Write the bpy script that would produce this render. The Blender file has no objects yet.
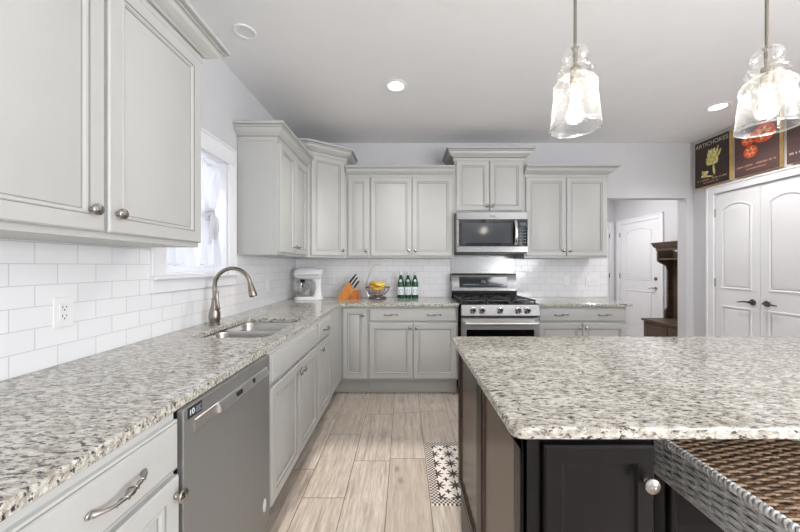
import bpy, bmesh, math, random
from mathutils import Vector, Matrix
random.seed(7)
S = bpy.context.scene
COL = S.collection
PI = math.pi

# ------------------------------------------------------------------ camera, world, light, exposure
cam_d = bpy.data.cameras.new('camera')
cam_d.sensor_width = 36.0
cam_d.lens = 316.0 / 800.0 * 36.0
cam_d.shift_x = -4.0 / 800.0
cam_d.clip_start = 0.02
cam = bpy.data.objects.new('camera', cam_d)
cam.location = (0, 0, 1.284)
cam.rotation_euler = (PI / 2, 0, 0)
COL.objects.link(cam)
S.camera = cam

W = bpy.data.worlds.new('world')
S.world = W
W.use_nodes = True
bg = W.node_tree.nodes['Background']
bg.inputs[0].default_value = (0.86, 0.93, 1.0, 1)
bg.inputs[1].default_value = 0.5

S.view_settings.view_transform = 'Standard'
S.view_settings.look = 'None'
S.view_settings.exposure = 0.56
S.view_settings.gamma = 1.0
S.view_settings.use_curve_mapping = False


def light(name, kind, loc, energy, color=(1, 1, 1), rot=(0, 0, 0), size=None, size_y=None, spot=None, blend=0.6, radius=None):
    d = bpy.data.lights.new(name, kind)
    d.energy = energy
    d.color = color
    if kind == 'AREA':
        d.shape = 'RECTANGLE'
        d.size = size
        d.size_y = size_y or size
    if kind == 'SPOT':
        d.spot_size = spot
        d.spot_blend = blend
    if radius is not None and kind in ('POINT', 'SPOT'):
        d.shadow_soft_size = radius
    o = bpy.data.objects.new(name, d)
    o.location = loc
    o.rotation_euler = rot
    COL.objects.link(o)
    return o


REAR = -4.2
# area lights added at unseen windows behind the camera, tilted up to brighten the ceiling
for i, xc in enumerate((-0.35, 1.2, 2.75)):
    light('window_light', 'AREA', (xc, REAR + 0.02, 1.45), 12, (0.955, 0.975, 1.0), (PI / 2 + 1.0, 0, 0), 1.35, 2.1)
light('side_fill_light', 'AREA', (3.44, -1.6, 1.45), 168, (0.955, 0.975, 1.0), (PI / 2 + 0.85, 0, PI / 2), 2.4, 2.0)  # fill added at an unseen side window, aimed upwards
light('sink_window_light', 'AREA', (-1.52, 2.03, 1.63), 3, (0.95, 0.98, 1.0), (PI / 2, 0, -PI / 2), 0.7, 0.85)
sun = light('sun', 'SUN', (0, -8, 5), 3.0, (1.0, 0.95, 0.88), (PI / 2 - math.radians(20.8), 0, 0))
sun.data.angle = math.radians(0.6)
light('hall_fill_light', 'AREA', (3.0, 5.0, 2.7), 19, (1.0, 0.985, 0.97), (0, 0, 0), 0.6, 0.6)  # unseen light without a fixture, added to brighten the hall

# ------------------------------------------------------------------ materials
def sr(r, g, b):
    f = lambda c: ((c / 255.0) / 12.92) if c <= 10 else (((c / 255.0) + 0.055) / 1.055) ** 2.4
    return (f(r), f(g), f(b), 1)


MATS = {}


class NT:
    def __init__(self, name):
        m = bpy.data.materials.new(name)
        m.use_nodes = True
        self.m = m
        self.t = m.node_tree
        self.b = self.t.nodes['Principled BSDF']
        self.out = self.t.nodes['Material Output']

    def n(self, typ, ins=None, **kw):
        nd = self.t.nodes.new(typ)
        for k, v in kw.items():
            setattr(nd, k, v)
        for k, v in (ins or {}).items():
            self.put(nd.inputs[k], v)
        return nd

    def put(self, sock, v):
        if isinstance(v, bpy.types.NodeSocket):
            self.t.links.new(v, sock)
        elif isinstance(v, bpy.types.Node):
            self.t.links.new(v.outputs[0], sock)
        else:
            sock.default_value = v

    def math(self, op, a, b=None, c=None):
        nd = self.t.nodes.new('ShaderNodeMath')
        nd.operation = op
        for i, v in enumerate((a, b, c)):
            if v is not None:
                self.put(nd.inputs[i], v)
        return nd.outputs[0]

    def ramp(self, fac, stops, interp='LINEAR'):
        nd = self.t.nodes.new('ShaderNodeValToRGB')
        nd.color_ramp.interpolation = interp
        els = nd.color_ramp.elements
        while len(els) < len(stops):
            els.new(0.5)
        for e, (p, c) in zip(els, stops):
            e.position = p
            e.color = c
        self.put(nd.inputs[0], fac)
        return nd.outputs[0]

    def mix(self, fac, a, b, mode='MIX'):
        nd = self.t.nodes.new('ShaderNodeMix')
        nd.data_type = 'RGBA'
        nd.blend_type = mode
        self.put(nd.inputs[0], fac)
        self.put(nd.inputs[6], a)
        self.put(nd.inputs[7], b)
        return nd.outputs[2]

    def obj(self):
        return self.n('ShaderNodeTexCoord').outputs['Object']

    def geo(self):
        return self.n('ShaderNodeNewGeometry').outputs['Position']

    def noise(self, vec, scale, detail=2, rough=0.5):
        nd = self.n('ShaderNodeTexNoise', {'Scale': scale, 'Detail': detail, 'Roughness': rough})
        self.put(nd.inputs['Vector'], vec)
        return nd.outputs[0]

    def mapping(self, vec, scale=(1, 1, 1), loc=(0, 0, 0), rot=(0, 0, 0)):
        nd = self.n('ShaderNodeMapping')
        self.put(nd.inputs['Vector'], vec)
        nd.inputs['Scale'].default_value = scale
        nd.inputs['Location'].default_value = loc
        nd.inputs['Rotation'].default_value = rot
        return nd.outputs[0]

    def set(self, **kw):
        for k, v in kw.items():
            self.put(self.b.inputs[k.replace('_', ' ')], v)
        return self

    def bump(self, h, strength=0.2, dist=0.002):
        nd = self.n('ShaderNodeBump', {'Strength': strength, 'Distance': dist})
        self.put(nd.inputs['Height'], h)
        self.put(self.b.inputs['Normal'], nd.outputs[0])


def M(name, color, rough=0.5, metal=0.0, var=0.04, scale=6.0, bump=0.0, bscale=80, **kw):
    if name in MATS:
        return MATS[name]
    t = NT(name)
    nz = t.noise(t.obj(), scale, 3)
    dark = tuple(c * (1 - var) for c in color[:3]) + (1,)
    lite = tuple(min(1, c * (1 + var)) for c in color[:3]) + (1,)
    t.set(Base_Color=t.ramp(nz, [(0.3, dark), (0.7, lite)]), Roughness=rough, Metallic=metal)
    for k, v in kw.items():
        t.set(**{k: v})
    if bump:
        t.bump(t.noise(t.obj(), bscale, 3), bump, 0.001)
    MATS[name] = t.m
    return t.m


cab_paint = M('cabinet_paint', sr(190, 190, 187), 0.36, var=0.015)
cab_glaze = M('pewter_glaze', sr(150, 149, 146), 0.5, var=0.05)
cab_dark = M('cabinet_gap', sr(70, 68, 66), 0.6)
wall_paint = M('wall_paint', sr(212, 212, 215), 0.7, var=0.01, bump=0.05, bscale=200)
ceil_paint = M('ceiling_paint', sr(238, 238, 239), 0.8, var=0.01, bump=0.06, bscale=150)
white_paint = M('white_trim_paint', sr(238, 238, 241), 0.4, var=0.01)
plastic_white = M('white_plastic', sr(240, 240, 240), 0.35, var=0.01)
plastic_slot = M('dark_slot', sr(60, 60, 60), 0.5)
pewter = M('pewter', sr(168, 164, 158), 0.25, 1.0, var=0.12, scale=40)
nickel = M('brushed_nickel', sr(150, 143, 134), 0.24, 1.0, var=0.05, scale=30)
bronze = M('bronze_metal', sr(104, 94, 84), 0.32, 1.0, var=0.1, scale=30)
black_gloss = M('black_glass', sr(14, 14, 16), 0.06, var=0.0)
black_matte = M('black_enamel', sr(22, 22, 23), 0.35)
cast_iron = M('cast_iron', sr(58, 58, 60), 0.32, bump=0.2)
dark_plastic = M('dark_plastic', sr(28, 28, 30), 0.35)
chrome = M('chrome', sr(225, 225, 228), 0.1, 1.0, var=0.01)
wood_edge = M('pine_edge', sr(232, 202, 138), 0.6, var=0.15, scale=12)
paper_white = M('paper_white', sr(225, 232, 235), 0.6)
ink_cream = M('ink_cream', sr(205, 190, 165), 0.7)
ink_tan = M('ink_tan', sr(190, 140, 110), 0.7)
ink_grey = M('ink_grey', sr(140, 150, 165), 0.7)
enamel_white = M('white_enamel', sr(244, 244, 246), 0.15, var=0.005)
grey_rubber = M('grey_rubber', sr(120, 120, 122), 0.6)


def steel(name, col, rough, axis):
    t = NT(name)
    sc = [3, 3, 3]
    for a in range(3):
        sc[a] = 4 if a == axis else 500
    nz = t.noise(t.mapping(t.obj(), tuple(sc)), 1.0, 2)
    lo = tuple(c * 0.9 for c in col[:3]) + (1,)
    t.set(Base_Color=t.ramp(nz, [(0.3, lo), (0.7, col)]), Metallic=1.0,
          Roughness=t.math('MULTIPLY_ADD', nz, 0.12, rough))
    MATS[name] = t.m
    return t.m


stainless = steel('stainless_steel', sr(128, 127, 126), 0.14, 0)
bright_steel = steel('bright_steel', sr(215, 214, 212), 0.3, 1)
stainless_sink = steel('sink_steel', sr(190, 188, 184), 0.2, 1)
slate_steel = steel('slate_steel', sr(142, 141, 139), 0.36, 1)
slate_steel.node_tree.nodes['Principled BSDF'].inputs['Metallic'].default_value = 0.45


def mk_granite():
    t = NT('speckled_granite')
    p = t.geo()
    p2 = t.mapping(p, (0.55, 1.25, 1.0), rot=(0, 0, 0.3))
    fine = t.noise(p2, 100, 4, 0.66)
    mid = t.noise(t.mapping(p, (0.55, 1.3, 1), (3.1, 1.7, 0.4), (0, 0, 0.3)), 62, 5, 0.65)
    big = t.noise(t.mapping(p, (1, 1, 1), (7.0, 2.0, 1.0)), 8, 3)
    base = t.ramp(big, [(0.3, sr(182, 177, 166)), (0.7, sr(200, 196, 187))])
    base = t.mix(t.ramp(fine, [(0.48, (0, 0, 0, 1)), (0.62, (1, 1, 1, 1))]), base, sr(224, 222, 215))
    tan = t.ramp(mid, [(0.49, (0, 0, 0, 1)), (0.6, (1, 1, 1, 1))])
    base = t.mix(t.math('MULTIPLY', tan, 0.72), base, sr(146, 135, 120))
    dk = t.ramp(fine, [(0.37, (1, 1, 1, 1)), (0.43, (0, 0, 0, 1))])
    base = t.mix(t.math('MULTIPLY', dk, 0.88), base, sr(104, 94, 85))
    mid2 = t.noise(t.mapping(p, (0.55, 1.35, 1), (1.3, 9.7, 5.4), (0, 0, 0.3)), 82, 4, 0.62)
    blk = t.ramp(mid2, [(0.57, (0, 0, 0, 1)), (0.61, (1, 1, 1, 1))])
    base = t.mix(t.math('MULTIPLY', blk, 0.92), base, sr(40, 36, 35))
    t.set(Base_Color=base, Roughness=t.math('MULTIPLY_ADD', fine, 0.06, 0.035))
    t.b.inputs['Specular IOR Level'].default_value = 0.55
    return t.m


granite = mk_granite()


def mk_floor():
    t = NT('wood_plank_tile')
    p = t.geo()
    sep = t.n('ShaderNodeSeparateXYZ', {0: p})
    x, y = sep.outputs[0], sep.outputs[1]
    pw, pl = 0.2359, 0.655
    u = t.math('DIVIDE', t.math('ADD', x, 0.565 + pw * 20), pw)
    ci = t.math('FLOOR', u)
    uf = t.math('FRACT', u)
    wn = t.n('ShaderNodeTexWhiteNoise', noise_dimensions='1D')
    t.put(wn.inputs['W'], t.math('ADD', ci, 5.0))
    v = t.math('ADD', t.math('DIVIDE', t.math('ADD', y, 20.0), pl), wn.outputs[0])
    ri = t.math('FLOOR', v)
    vf = t.math('FRACT', v)
    eu = t.math('MULTIPLY', t.math('MINIMUM', uf, t.math('SUBTRACT', 1.0, uf)), pw)
    ev = t.math('MULTIPLY', t.math('MINIMUM', vf, t.math('SUBTRACT', 1.0, vf)), pl)
    e = t.math('MINIMUM', eu, ev)
    grout = t.math('LESS_THAN', e, 0.0019)
    idv = t.n('ShaderNodeCombineXYZ', {0: ci, 1: ri})
    w2 = t.n('ShaderNodeTexWhiteNoise', noise_dimensions='2D')
    t.put(w2.inputs['Vector'], idv)
    # grain, shifted from plank to plank
    shift = t.n('ShaderNodeVectorMath', {0: p, 1: t.n('ShaderNodeVectorMath', {0: w2.outputs['Color'], 1: (40, 40, 0)}, operation='MULTIPLY').outputs[0]}, operation='ADD').outputs[0]
    grain = t.noise(t.mapping(shift, (38, 2.6, 1)), 1.0, 4, 0.6)
    fine = t.noise(t.mapping(shift, (160, 9, 1)), 1.0, 3, 0.6)
    blot = t.noise(t.mapping(shift, (9, 4, 1)), 1.0, 3, 0.55)
    c = t.ramp(grain, [(0.28, sr(164, 149, 136)), (0.48, sr(208, 197, 185)), (0.72, sr(228, 219, 210))])
    c = t.mix(t.math('MULTIPLY', t.ramp(fine, [(0.4, (1, 1, 1, 1)), (0.6, (0, 0, 0, 1))]), 0.34), c, sr(136, 120, 107))
    c = t.mix(t.math('MULTIPLY', t.ramp(blot, [(0.28, (1, 1, 1, 1)), (0.42, (0, 0, 0, 1))]), 0.4), c, sr(140, 121, 104))
    c = t.mix(t.math('MULTIPLY', w2.outputs[0], 0.45), c, sr(184, 168, 153))
    vor = t.n('ShaderNodeTexVoronoi', {'Scale': 1.0, 'Randomness': 1.0})
    t.put(vor.inputs['Vector'], t.mapping(shift, (4.6, 2.6, 1)))
    knot = t.ramp(vor.outputs['Distance'], [(0.03, (1, 1, 1, 1)), (0.12, (0, 0, 0, 1))])
    c = t.mix(t.math('MULTIPLY', knot, 0.5), c, sr(110, 92, 78))
    c = t.mix(grout, c, sr(112, 97, 85))
    t.set(Base_Color=c, Roughness=t.math('MULTIPLY_ADD', grain, 0.15, 0.3))
    t.bump(t.math('MULTIPLY', grout, -1.0), 0.5, 0.002)
    return t.m


floor_mat = mk_floor()


def mk_tile(name, along):
    t = NT(name)
    sep = t.n('ShaderNodeSeparateXYZ', {0: t.geo()})
    a = sep.outputs[1] if along == 'y' else sep.outputs[0]
    off = 1.106 if along == 'y' else -1.3
    v = t.n('ShaderNodeCombineXYZ', {0: t.math('SUBTRACT', a, off - 1.46 * 4), 1: t.math('SUBTRACT', sep.outputs[2], 0.914 - 0.0756 * 20)})
    br = t.n('ShaderNodeTexBrick', {'Scale': 1.0, 'Mortar Size': 0.0016, 'Mortar Smooth': 0.15, 'Brick Width': 0.146, 'Row Height': 0.0756,
                                    'Color1': sr(243, 243, 245), 'Color2': sr(238, 239, 242), 'Mortar': sr(206, 206, 209)})
    t.put(br.inputs['Vector'], v)
    t.set(Base_Color=br.outputs['Color'], Roughness=t.math('MULTIPLY_ADD', br.outputs['Fac'], 0.5, 0.12))
    t.bump(t.math('SUBTRACT', 1.0, br.outputs['Fac']), 0.35, 0.0015)
    return t.m


tile_y = mk_tile('subway_tile_side', 'y')
tile_x = mk_tile('subway_tile_back', 'x')


def mk_espresso(name, ca, cb, rough, spec):
    t = NT(name)
    nz = t.noise(t.mapping(t.obj(), (30, 30, 2)), 1.0, 4, 0.6)
    t.set(Base_Color=t.ramp(nz, [(0.3, ca), (0.7, cb)]), Roughness=rough)
    t.b.inputs['Specular IOR Level'].default_value = spec
    return t.m


espresso = mk_espresso('espresso_wood', sr(14, 11, 14), sr(21, 18, 21), 0.3, 0.22)
espresso_panel = mk_espresso('brown_stained_panel', sr(62, 46, 38), sr(84, 64, 52), 0.22, 0.5)


def mk_wood(name, a, b, sc=(3, 40, 40), rough=0.4):
    t = NT(name)
    nz = t.noise(t.mapping(t.obj(), sc), 1.0, 4, 0.6)
    t.set(Base_Color=t.ramp(nz, [(0.3, a), (0.7, b)]), Roughness=rough)
    t.bump(nz, 0.1, 0.001)
    MATS[name] = t.m
    return t.m


walnut = mk_wood('weathered_walnut', sr(66, 52, 42), sr(104, 85, 68), (40, 3, 40), 0.5)
bamboo = mk_wood('honey_wood', sr(196, 116, 42), sr(226, 156, 74), (50, 50, 6), 0.35)
bamboo_dark = mk_wood('red_brown_wood', sr(168, 88, 34), sr(204, 122, 58), (50, 50, 6), 0.35)


def mk_wicker(name, a, b, c):
    t = NT(name)
    nz = t.noise(t.obj(), 45, 3, 0.6)
    t.set(Base_Color=t.ramp(nz, [(0.32, a), (0.5, b), (0.66, c)]), Roughness=0.5)
    t.bump(t.noise(t.obj(), 220, 2), 0.3, 0.001)
    return t.m


wicker_grey = mk_wicker('lit_side_wicker', sr(176, 173, 168), sr(222, 221, 218), sr(240, 240, 239))  # sides and border: light falling on them put into the pale colour
wicker_brown = mk_wicker('warm_lit_wicker', sr(84, 64, 50), sr(146, 114, 84), sr(182, 150, 116))  # seat: warm pendant reflection put into the brown


def mk_rug():
    t = NT('star_tile_print')
    p = t.obj()
    sep = t.n('ShaderNodeSeparateXYZ', {0: p})
    x, y = sep.outputs[0], sep.outputs[1]
    L, D, bd = 1.2, 0.60, 0.046
    cell = 0.1015

    def star(ox, oy, size, petals, amp):
        fx = t.math('SUBTRACT', t.math('FRACT', t.math('ADD', t.math('DIVIDE', x, cell), ox)), 0.5)
        fy = t.math('SUBTRACT', t.math('FRACT', t.math('ADD', t.math('DIVIDE', y, cell), oy)), 0.5)
        r = t.math('SQRT', t.math('ADD', t.math('MULTIPLY', fx, fx), t.math('MULTIPLY', fy, fy)))
        th = t.math('ARCTAN2', fy, fx)
        cs = t.math('ABSOLUTE', t.math('COSINE', t.math('MULTIPLY', th, petals / 2.0)))
        cs = t.math('POWER', cs, 3.0)
        lim = t.math('MULTIPLY_ADD', cs, amp, size)
        return t.math('LESS_THAN', r, lim)

    s1 = star(0.0, 0.0, 0.16, 8, 0.27)
    s2 = star(0.5, 0.5, 0.09, 4, 0.10)
    pat = t.math('MAXIMUM', s1, s2)
    inx = t.math('MULTIPLY', t.math('GREATER_THAN', x, bd), t.math('LESS_THAN', x, L - bd))
    iny = t.math('MULTIPLY', t.math('GREATER_THAN', y, bd), t.math('LESS_THAN', y, D - bd))
    inside = t.math('MULTIPLY', inx, iny)
    k = t.n('ShaderNodeTexChecker', {'Scale': 1 / 0.0115})
    t.put(k.inputs['Vector'], p)
    k.inputs['Color1'].default_value = sr(64, 56, 54)
    k.inputs['Color2'].default_value = sr(222, 214, 206)
    c = t.mix(pat, sr(236, 228, 220), sr(58, 52, 52))
    c = t.mix(inside, k.outputs[0], c)
    t.set(Base_Color=c, Roughness=0.6)
    return t.m


def mk_clear(name, tint, gl, rough=0.03, base=0.06, bump=0.0, seeds=0.0):
    t = NT(name)
    t.t.nodes.remove(t.b)
    tr = t.n('ShaderNodeBsdfTransparent', {'Color': tint})
    g = t.n('ShaderNodeBsdfGlossy', {'Color': (1, 1, 1, 1), 'Roughness': rough})
    lw = t.n('ShaderNodeLayerWeight', {'Blend': 0.35})
    fac = t.math('MINIMUM', t.math('MULTIPLY_ADD', lw.outputs['Facing'], gl, base), 1.0)
    if bump:
        b = t.n('ShaderNodeBump', {'Strength': bump, 'Distance': 0.002})
        vor = t.n('ShaderNodeTexVoronoi', {'Scale': 110.0})
        t.put(vor.inputs['Vector'], t.obj())
        t.put(b.inputs['Height'], vor.outputs['Distance'])
        t.put(g.inputs['Normal'], b.outputs[0])
        sd = t.ramp(vor.outputs['Distance'], [(0.1, (1, 1, 1, 1)), (0.22, (0, 0, 0, 1))])
        fac = t.math('MINIMUM', t.math('MULTIPLY_ADD', sd, seeds, fac), 1.0)
    mx = t.n('ShaderNodeMixShader')
    t.put(mx.inputs[0], fac)
    t.put(mx.inputs[1], tr.outputs[0])
    t.put(mx.inputs[2], g.outputs[0])
    t.put(t.out.inputs[0], mx.outputs[0])
    return t.m


def mk_seeded():
    t = NT('seeded_glass')
    t.t.nodes.remove(t.b)
    tr = t.n('ShaderNodeBsdfTransparent', {'Color': (0.97, 0.97, 0.96, 1)})
    g = t.n('ShaderNodeBsdfGlossy', {'Color': (1, 1, 1, 1), 'Roughness': 0.08})
    d = t.n('ShaderNodeBsdfTranslucent', {'Color': (0.95, 0.94, 0.92, 1)})
    vor = t.n('ShaderNodeTexVoronoi', {'Scale': 150.0})
    t.put(vor.inputs['Vector'], t.obj())
    nz = t.noise(t.obj(), 60, 3, 0.6)
    b = t.n('ShaderNodeBump', {'Strength': 0.35, 'Distance': 0.002})
    t.put(b.inputs['Height'], nz)
    t.put(g.inputs['Normal'], b.outputs[0])
    lw = t.n('ShaderNodeLayerWeight', {'Blend': 0.3})
    seeds = t.ramp(vor.outputs['Distance'], [(0.2, (1, 1, 1, 1)), (0.38, (0, 0, 0, 1))])
    m1 = t.n('ShaderNodeMixShader')
    t.put(m1.inputs[0], t.math('MULTIPLY_ADD', lw.outputs['Facing'], 0.75, 0.06))
    t.put(m1.inputs[1], tr.outputs[0])
    t.put(m1.inputs[2], g.outputs[0])
    m2 = t.n('ShaderNodeMixShader')
    edge = t.math('POWER', lw.outputs['Facing'], 3.0)
    t.put(m2.inputs[0], t.math('MULTIPLY_ADD', edge, 0.35, t.math('MULTIPLY_ADD', seeds, 0.2, 0.02)))
    t.put(m2.inputs[1], m1.outputs[0])
    t.put(m2.inputs[2], d.outputs[0])
    t.put(t.out.inputs[0], m2.outputs[0])
    return t.m


seeded_glass = mk_seeded()
pane_glass = mk_clear('window_glass', (0.98, 0.99, 1, 1), 0.35, 0.0, 0.03)
mixer_glass = mk_clear('bowl_glass', (0.9, 0.9, 0.88, 1), 0.8, 0.03, 0.1)
bulb_glass = mk_clear('bulb_glass', (0.99, 0.97, 0.93, 1), 0.4, 0.02, 0.04)


def mk_green():
    t = NT('green_bottle_glass')
    t.set(Base_Color=sr(16, 92, 52), Roughness=0.08)
    t.b.inputs['Transmission Weight'].default_value = 0.35
    t.b.inputs['IOR'].default_value = 1.45
    nz = t.noise(t.obj(), 20, 2)
    t.set(Base_Color=t.ramp(nz, [(0.3, sr(10, 84, 46)), (0.7, sr(26, 110, 64))]))
    return t.m


green_glass = mk_green()


def mk_sheer():
    t = NT('sheer_cotton')
    t.t.nodes.remove(t.b)
    d = t.n('ShaderNodeBsdfDiffuse', {'Color': sr(228, 228, 232)})
    l = t.n('ShaderNodeBsdfTranslucent', {'Color': sr(238, 240, 245)})
    nz = t.noise(t.obj(), 400, 2)
    tr = t.n('ShaderNodeBsdfTransparent')
    a = t.n('ShaderNodeMixShader', {0: 0.28, 1: d.outputs[0], 2: l.outputs[0]})
    b = t.n('ShaderNodeMixShader')
    t.put(b.inputs[0], t.math('MULTIPLY', nz, 0.07))
    t.put(b.inputs[1], a.outputs[0])
    t.put(b.inputs[2], tr.outputs[0])
    t.put(t.out.inputs[0], b.outputs[0])
    return t.m


sheer = mk_sheer()


def mk_emit(name, col, s):
    t = NT(name)
    nz = t.noise(t.obj(), 3, 1)
    c2 = tuple(min(1, c * 1.02) for c in col[:3]) + (1,)
    t.set(Base_Color=(0.8, 0.8, 0.8, 1), Emission_Color=t.ramp(nz, [(0.3, col), (0.7, c2)]), Emission_Strength=s)
    return t.m


lamp_emit = mk_emit('lit_lens', (1, 0.97, 0.92, 1), 6.0)
filament = mk_emit('lit_filament', (1, 0.86, 0.62, 1), 36.0)
bulb_frost = mk_emit('lit_bulb', (1, 0.92, 0.78, 1), 5.0)
display_emit = M('clock_display', sr(58, 66, 72), 0.2)


def mk_poster(name, a, b, line):
    t = NT(name)
    p = t.obj()
    sep = t.n('ShaderNodeSeparateXYZ', {0: p})
    w = t.math('FRACT', t.math('DIVIDE', t.math('ADD', sep.outputs[1], 5.0), 0.088))
    ln = t.math('LESS_THAN', w, 0.05)
    nz = t.noise(t.mapping(p, (1, 60, 4)), 1.0, 4, 0.6)
    c = t.ramp(nz, [(0.3, a), (0.7, b)])
    c = t.mix(t.math('MULTIPLY', ln, 0.7), c, line)
    t.set(Base_Color=c, Roughness=0.5)
    return t.m


poster_dark = mk_poster('dark_plank_print', sr(38, 28, 26), sr(62, 46, 42), sr(120, 104, 96))
poster_plum = mk_poster('plum_plank_print', sr(76, 54, 54), sr(104, 78, 76), sr(160, 138, 134))


def mk_veg(name, a, b, c, sc):
    t = NT(name)
    nz = t.noise(t.obj(), sc, 3, 0.6)
    t.set(Base_Color=t.ramp(nz, [(0.35, a), (0.5, b), (0.65, c)]), Roughness=0.6)
    return t.m


leaf_print = mk_veg('artichoke_print', sr(164, 150, 60), sr(226, 216, 130), sr(248, 242, 204), 45)
tomato_print = mk_veg('tomato_print', sr(232, 74, 38), sr(244, 96, 54), sr(250, 122, 76), 12)
tomato_flesh = mk_veg('tomato_flesh_print', sr(246, 142, 92), sr(250, 184, 130), sr(254, 224, 176), 60)
banana_skin = mk_veg('banana_skin', sr(206, 160, 46), sr(236, 200, 84), sr(244, 216, 120), 14)

# ------------------------------------------------------------------ mesh helpers
class MB:
    def __init__(self):
        self.bm = bmesh.new()

    def box(self, x0, x1, y0, y1, z0, z1, m=0, bev=0.0, seg=1):
        vs = [self.bm.verts.new((x, y, z)) for z in (z0, z1) for y in (y0, y1) for x in (x0, x1)]
        fs = []
        for idx in ((0, 2, 3, 1), (4, 5, 7, 6), (0, 1, 5, 4), (2, 6, 7, 3), (0, 4, 6, 2), (1, 3, 7, 5)):
            f = self.bm.faces.new([vs[i] for i in idx])
            f.material_index = m
            fs.append(f)
        if bev > 0:
            es = list({e for f in fs for e in f.edges})
            r = bmesh.ops.bevel(self.bm, geom=es, offset=bev, segments=seg, affect='EDGES', profile=0.5)
            for f in r['faces']:
                f.material_index = m
        return self

    def loops(self, rings, m=0, closed_u=True, cap0=True, cap1=True, ms=None):
        R = [[self.bm.verts.new(p) for p in ring] for ring in rings]
        n = len(R[0])
        for i in range(len(R) - 1):
            for j in range(n if closed_u else n - 1):
                k = (j + 1) % n
                f = self.bm.faces.new((R[i][j], R[i][k], R[i + 1][k], R[i + 1][j]))
                f.material_index = ms[i + 1] if ms else m
        if cap0 and n > 2:
            f = self.bm.faces.new(R[0][::-1])
            f.material_index = m
        if cap1 and n > 2:
            f = self.bm.faces.new(R[-1])
            f.material_index = m
        return self

    def tube(self, pts, r, n=10, m=0, closed=False, sx=1.0):
        pts = [Vector(p) for p in pts]
        N = len(pts)
        rs = r if isinstance(r, (list, tuple)) else [r] * N
        rings = []
        prev = None
        for i in range(N):
            if closed:
                t = (pts[(i + 1) % N] - pts[i - 1]).normalized()
            else:
                t = (pts[min(i + 1, N - 1)] - pts[max(i - 1, 0)]).normalized()
            if prev is None:
                a = Vector((0, 0, 1)) if abs(t.z) < 0.9 else Vector((1, 0, 0))
                u = t.cross(a).normalized()
            else:
                u = (prev - t * prev.dot(t)).normalized()
            prev = u
            v = t.cross(u)
            rings.append([pts[i] + (u * math.cos(2 * PI * j / n) * sx + v * math.sin(2 * PI * j / n)) * rs[i] for j in range(n)])
        if closed:
            rings.append(rings[0])
            R = [[self.bm.verts.new(p) for p in ring] for ring in rings[:-1]]
            R.append(R[0])
            # pick the twist that joins the last ring to the first best
            best = min(range(n), key=lambda s: (R[-2][0].co - R[0][s].co).length)
            for i in range(N):
                s = best if i == N - 1 else 0
                for j in range(n):
                    k = (j + 1) % n
                    f = self.bm.faces.new((R[i][j], R[i][k], R[i + 1][(k + s) % n], R[i + 1][(j + s) % n]))
                    f.material_index = m
            return self
        return self.loops(rings, m)

    def cyl(self, p0, p1, r0, r1=None, n=20, m=0):
        return self.tube([p0, p1], [r0, r0 if r1 is None else r1], n, m)

    def lathe(self, prof, n=28, m=0, mat=None, ms=None, cap=True):
        mat = mat or Matrix.Identity(4)
        rings = []
        for r, z in prof:
            rings.append([mat @ Vector((r * math.cos(2 * PI * j / n), r * math.sin(2 * PI * j / n), z)) for j in range(n)])
        return self.loops(rings, m, True, cap, cap, ms)

    def prism(self, poly, a0, a1, axis='z', m=0):
        def P(u, v, w):
            return {'z': (u, v, w), 'y': (u, w, v), 'x': (w, u, v)}[axis]
        return self.loops([[P(u, v, a0) for u, v in poly], [P(u, v, a1) for u, v in poly]], m)

    def panel(self, x0, x1, z0, z1, prof):
        """nested rectangles facing -Y; prof = (inset, y, material)"""
        rings = []
        for ins, y, _ in prof:
            rings.append([(x0 + ins, y, z0 + ins), (x1 - ins, y, z0 + ins), (x1 - ins, y, z1 - ins), (x0 + ins, y, z1 - ins)])
        return self.loops(rings, 0, ms=[p[2] for p in prof])

    def relief(self, poly, prof):
        """offset copies of a polygon in XZ facing -Y; prof = (inset, y, material)"""
        rings = [[(u, y, v) for u, v in offset_poly(poly, ins)] for ins, y, _ in prof]
        return self.loops(rings, 0, ms=[p[2] for p in prof])

    def sphere(self, c, r, n=16, m=0, sc=(1, 1, 1)):
        rings = []
        k = max(6, n // 2)
        for i in range(k + 1):
            a = -PI / 2 + PI * i / k
            rr = max(1e-4, math.cos(a)) * r
            rings.append([(c[0] + rr * math.cos(2 * PI * j / n) * sc[0], c[1] + rr * math.sin(2 * PI * j / n) * sc[1], c[2] + r * math.sin(a) * sc[2]) for j in range(n)])
        return self.loops(rings, m)

    def crown(self, path, z, prof, m=0, glaze=()):
        rings = []
        N = len(path)
        path = [Vector(p) for p in path]
        nr = []
        for i in range(N - 1):
            d = (path[i + 1] - path[i]).normalized()
            nr.append(Vector((d.y, -d.x)))
        for i in range(N):
            if i == 0:
                mv = nr[0]
            elif i == N - 1:
                mv = nr[-1]
            else:
                s = nr[i - 1] + nr[i]
                mv = s / (s.dot(nr[i]))
            rings.append([(path[i].x + mv.x * o, path[i].y + mv.y * o, z + h) for o, h in prof])
        n0 = len(self.bm.faces)
        self.loops(rings, m)
        if glaze:
            self.bm.faces.ensure_lookup_table()
            for q in range(N - 1):
                for j in glaze:
                    self.bm.faces[n0 + q * len(prof) + j].material_index = 1
        return self

    def xform(self, mat):
        bmesh.ops.transform(self.bm, matrix=mat, verts=self.bm.verts)
        return self

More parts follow.
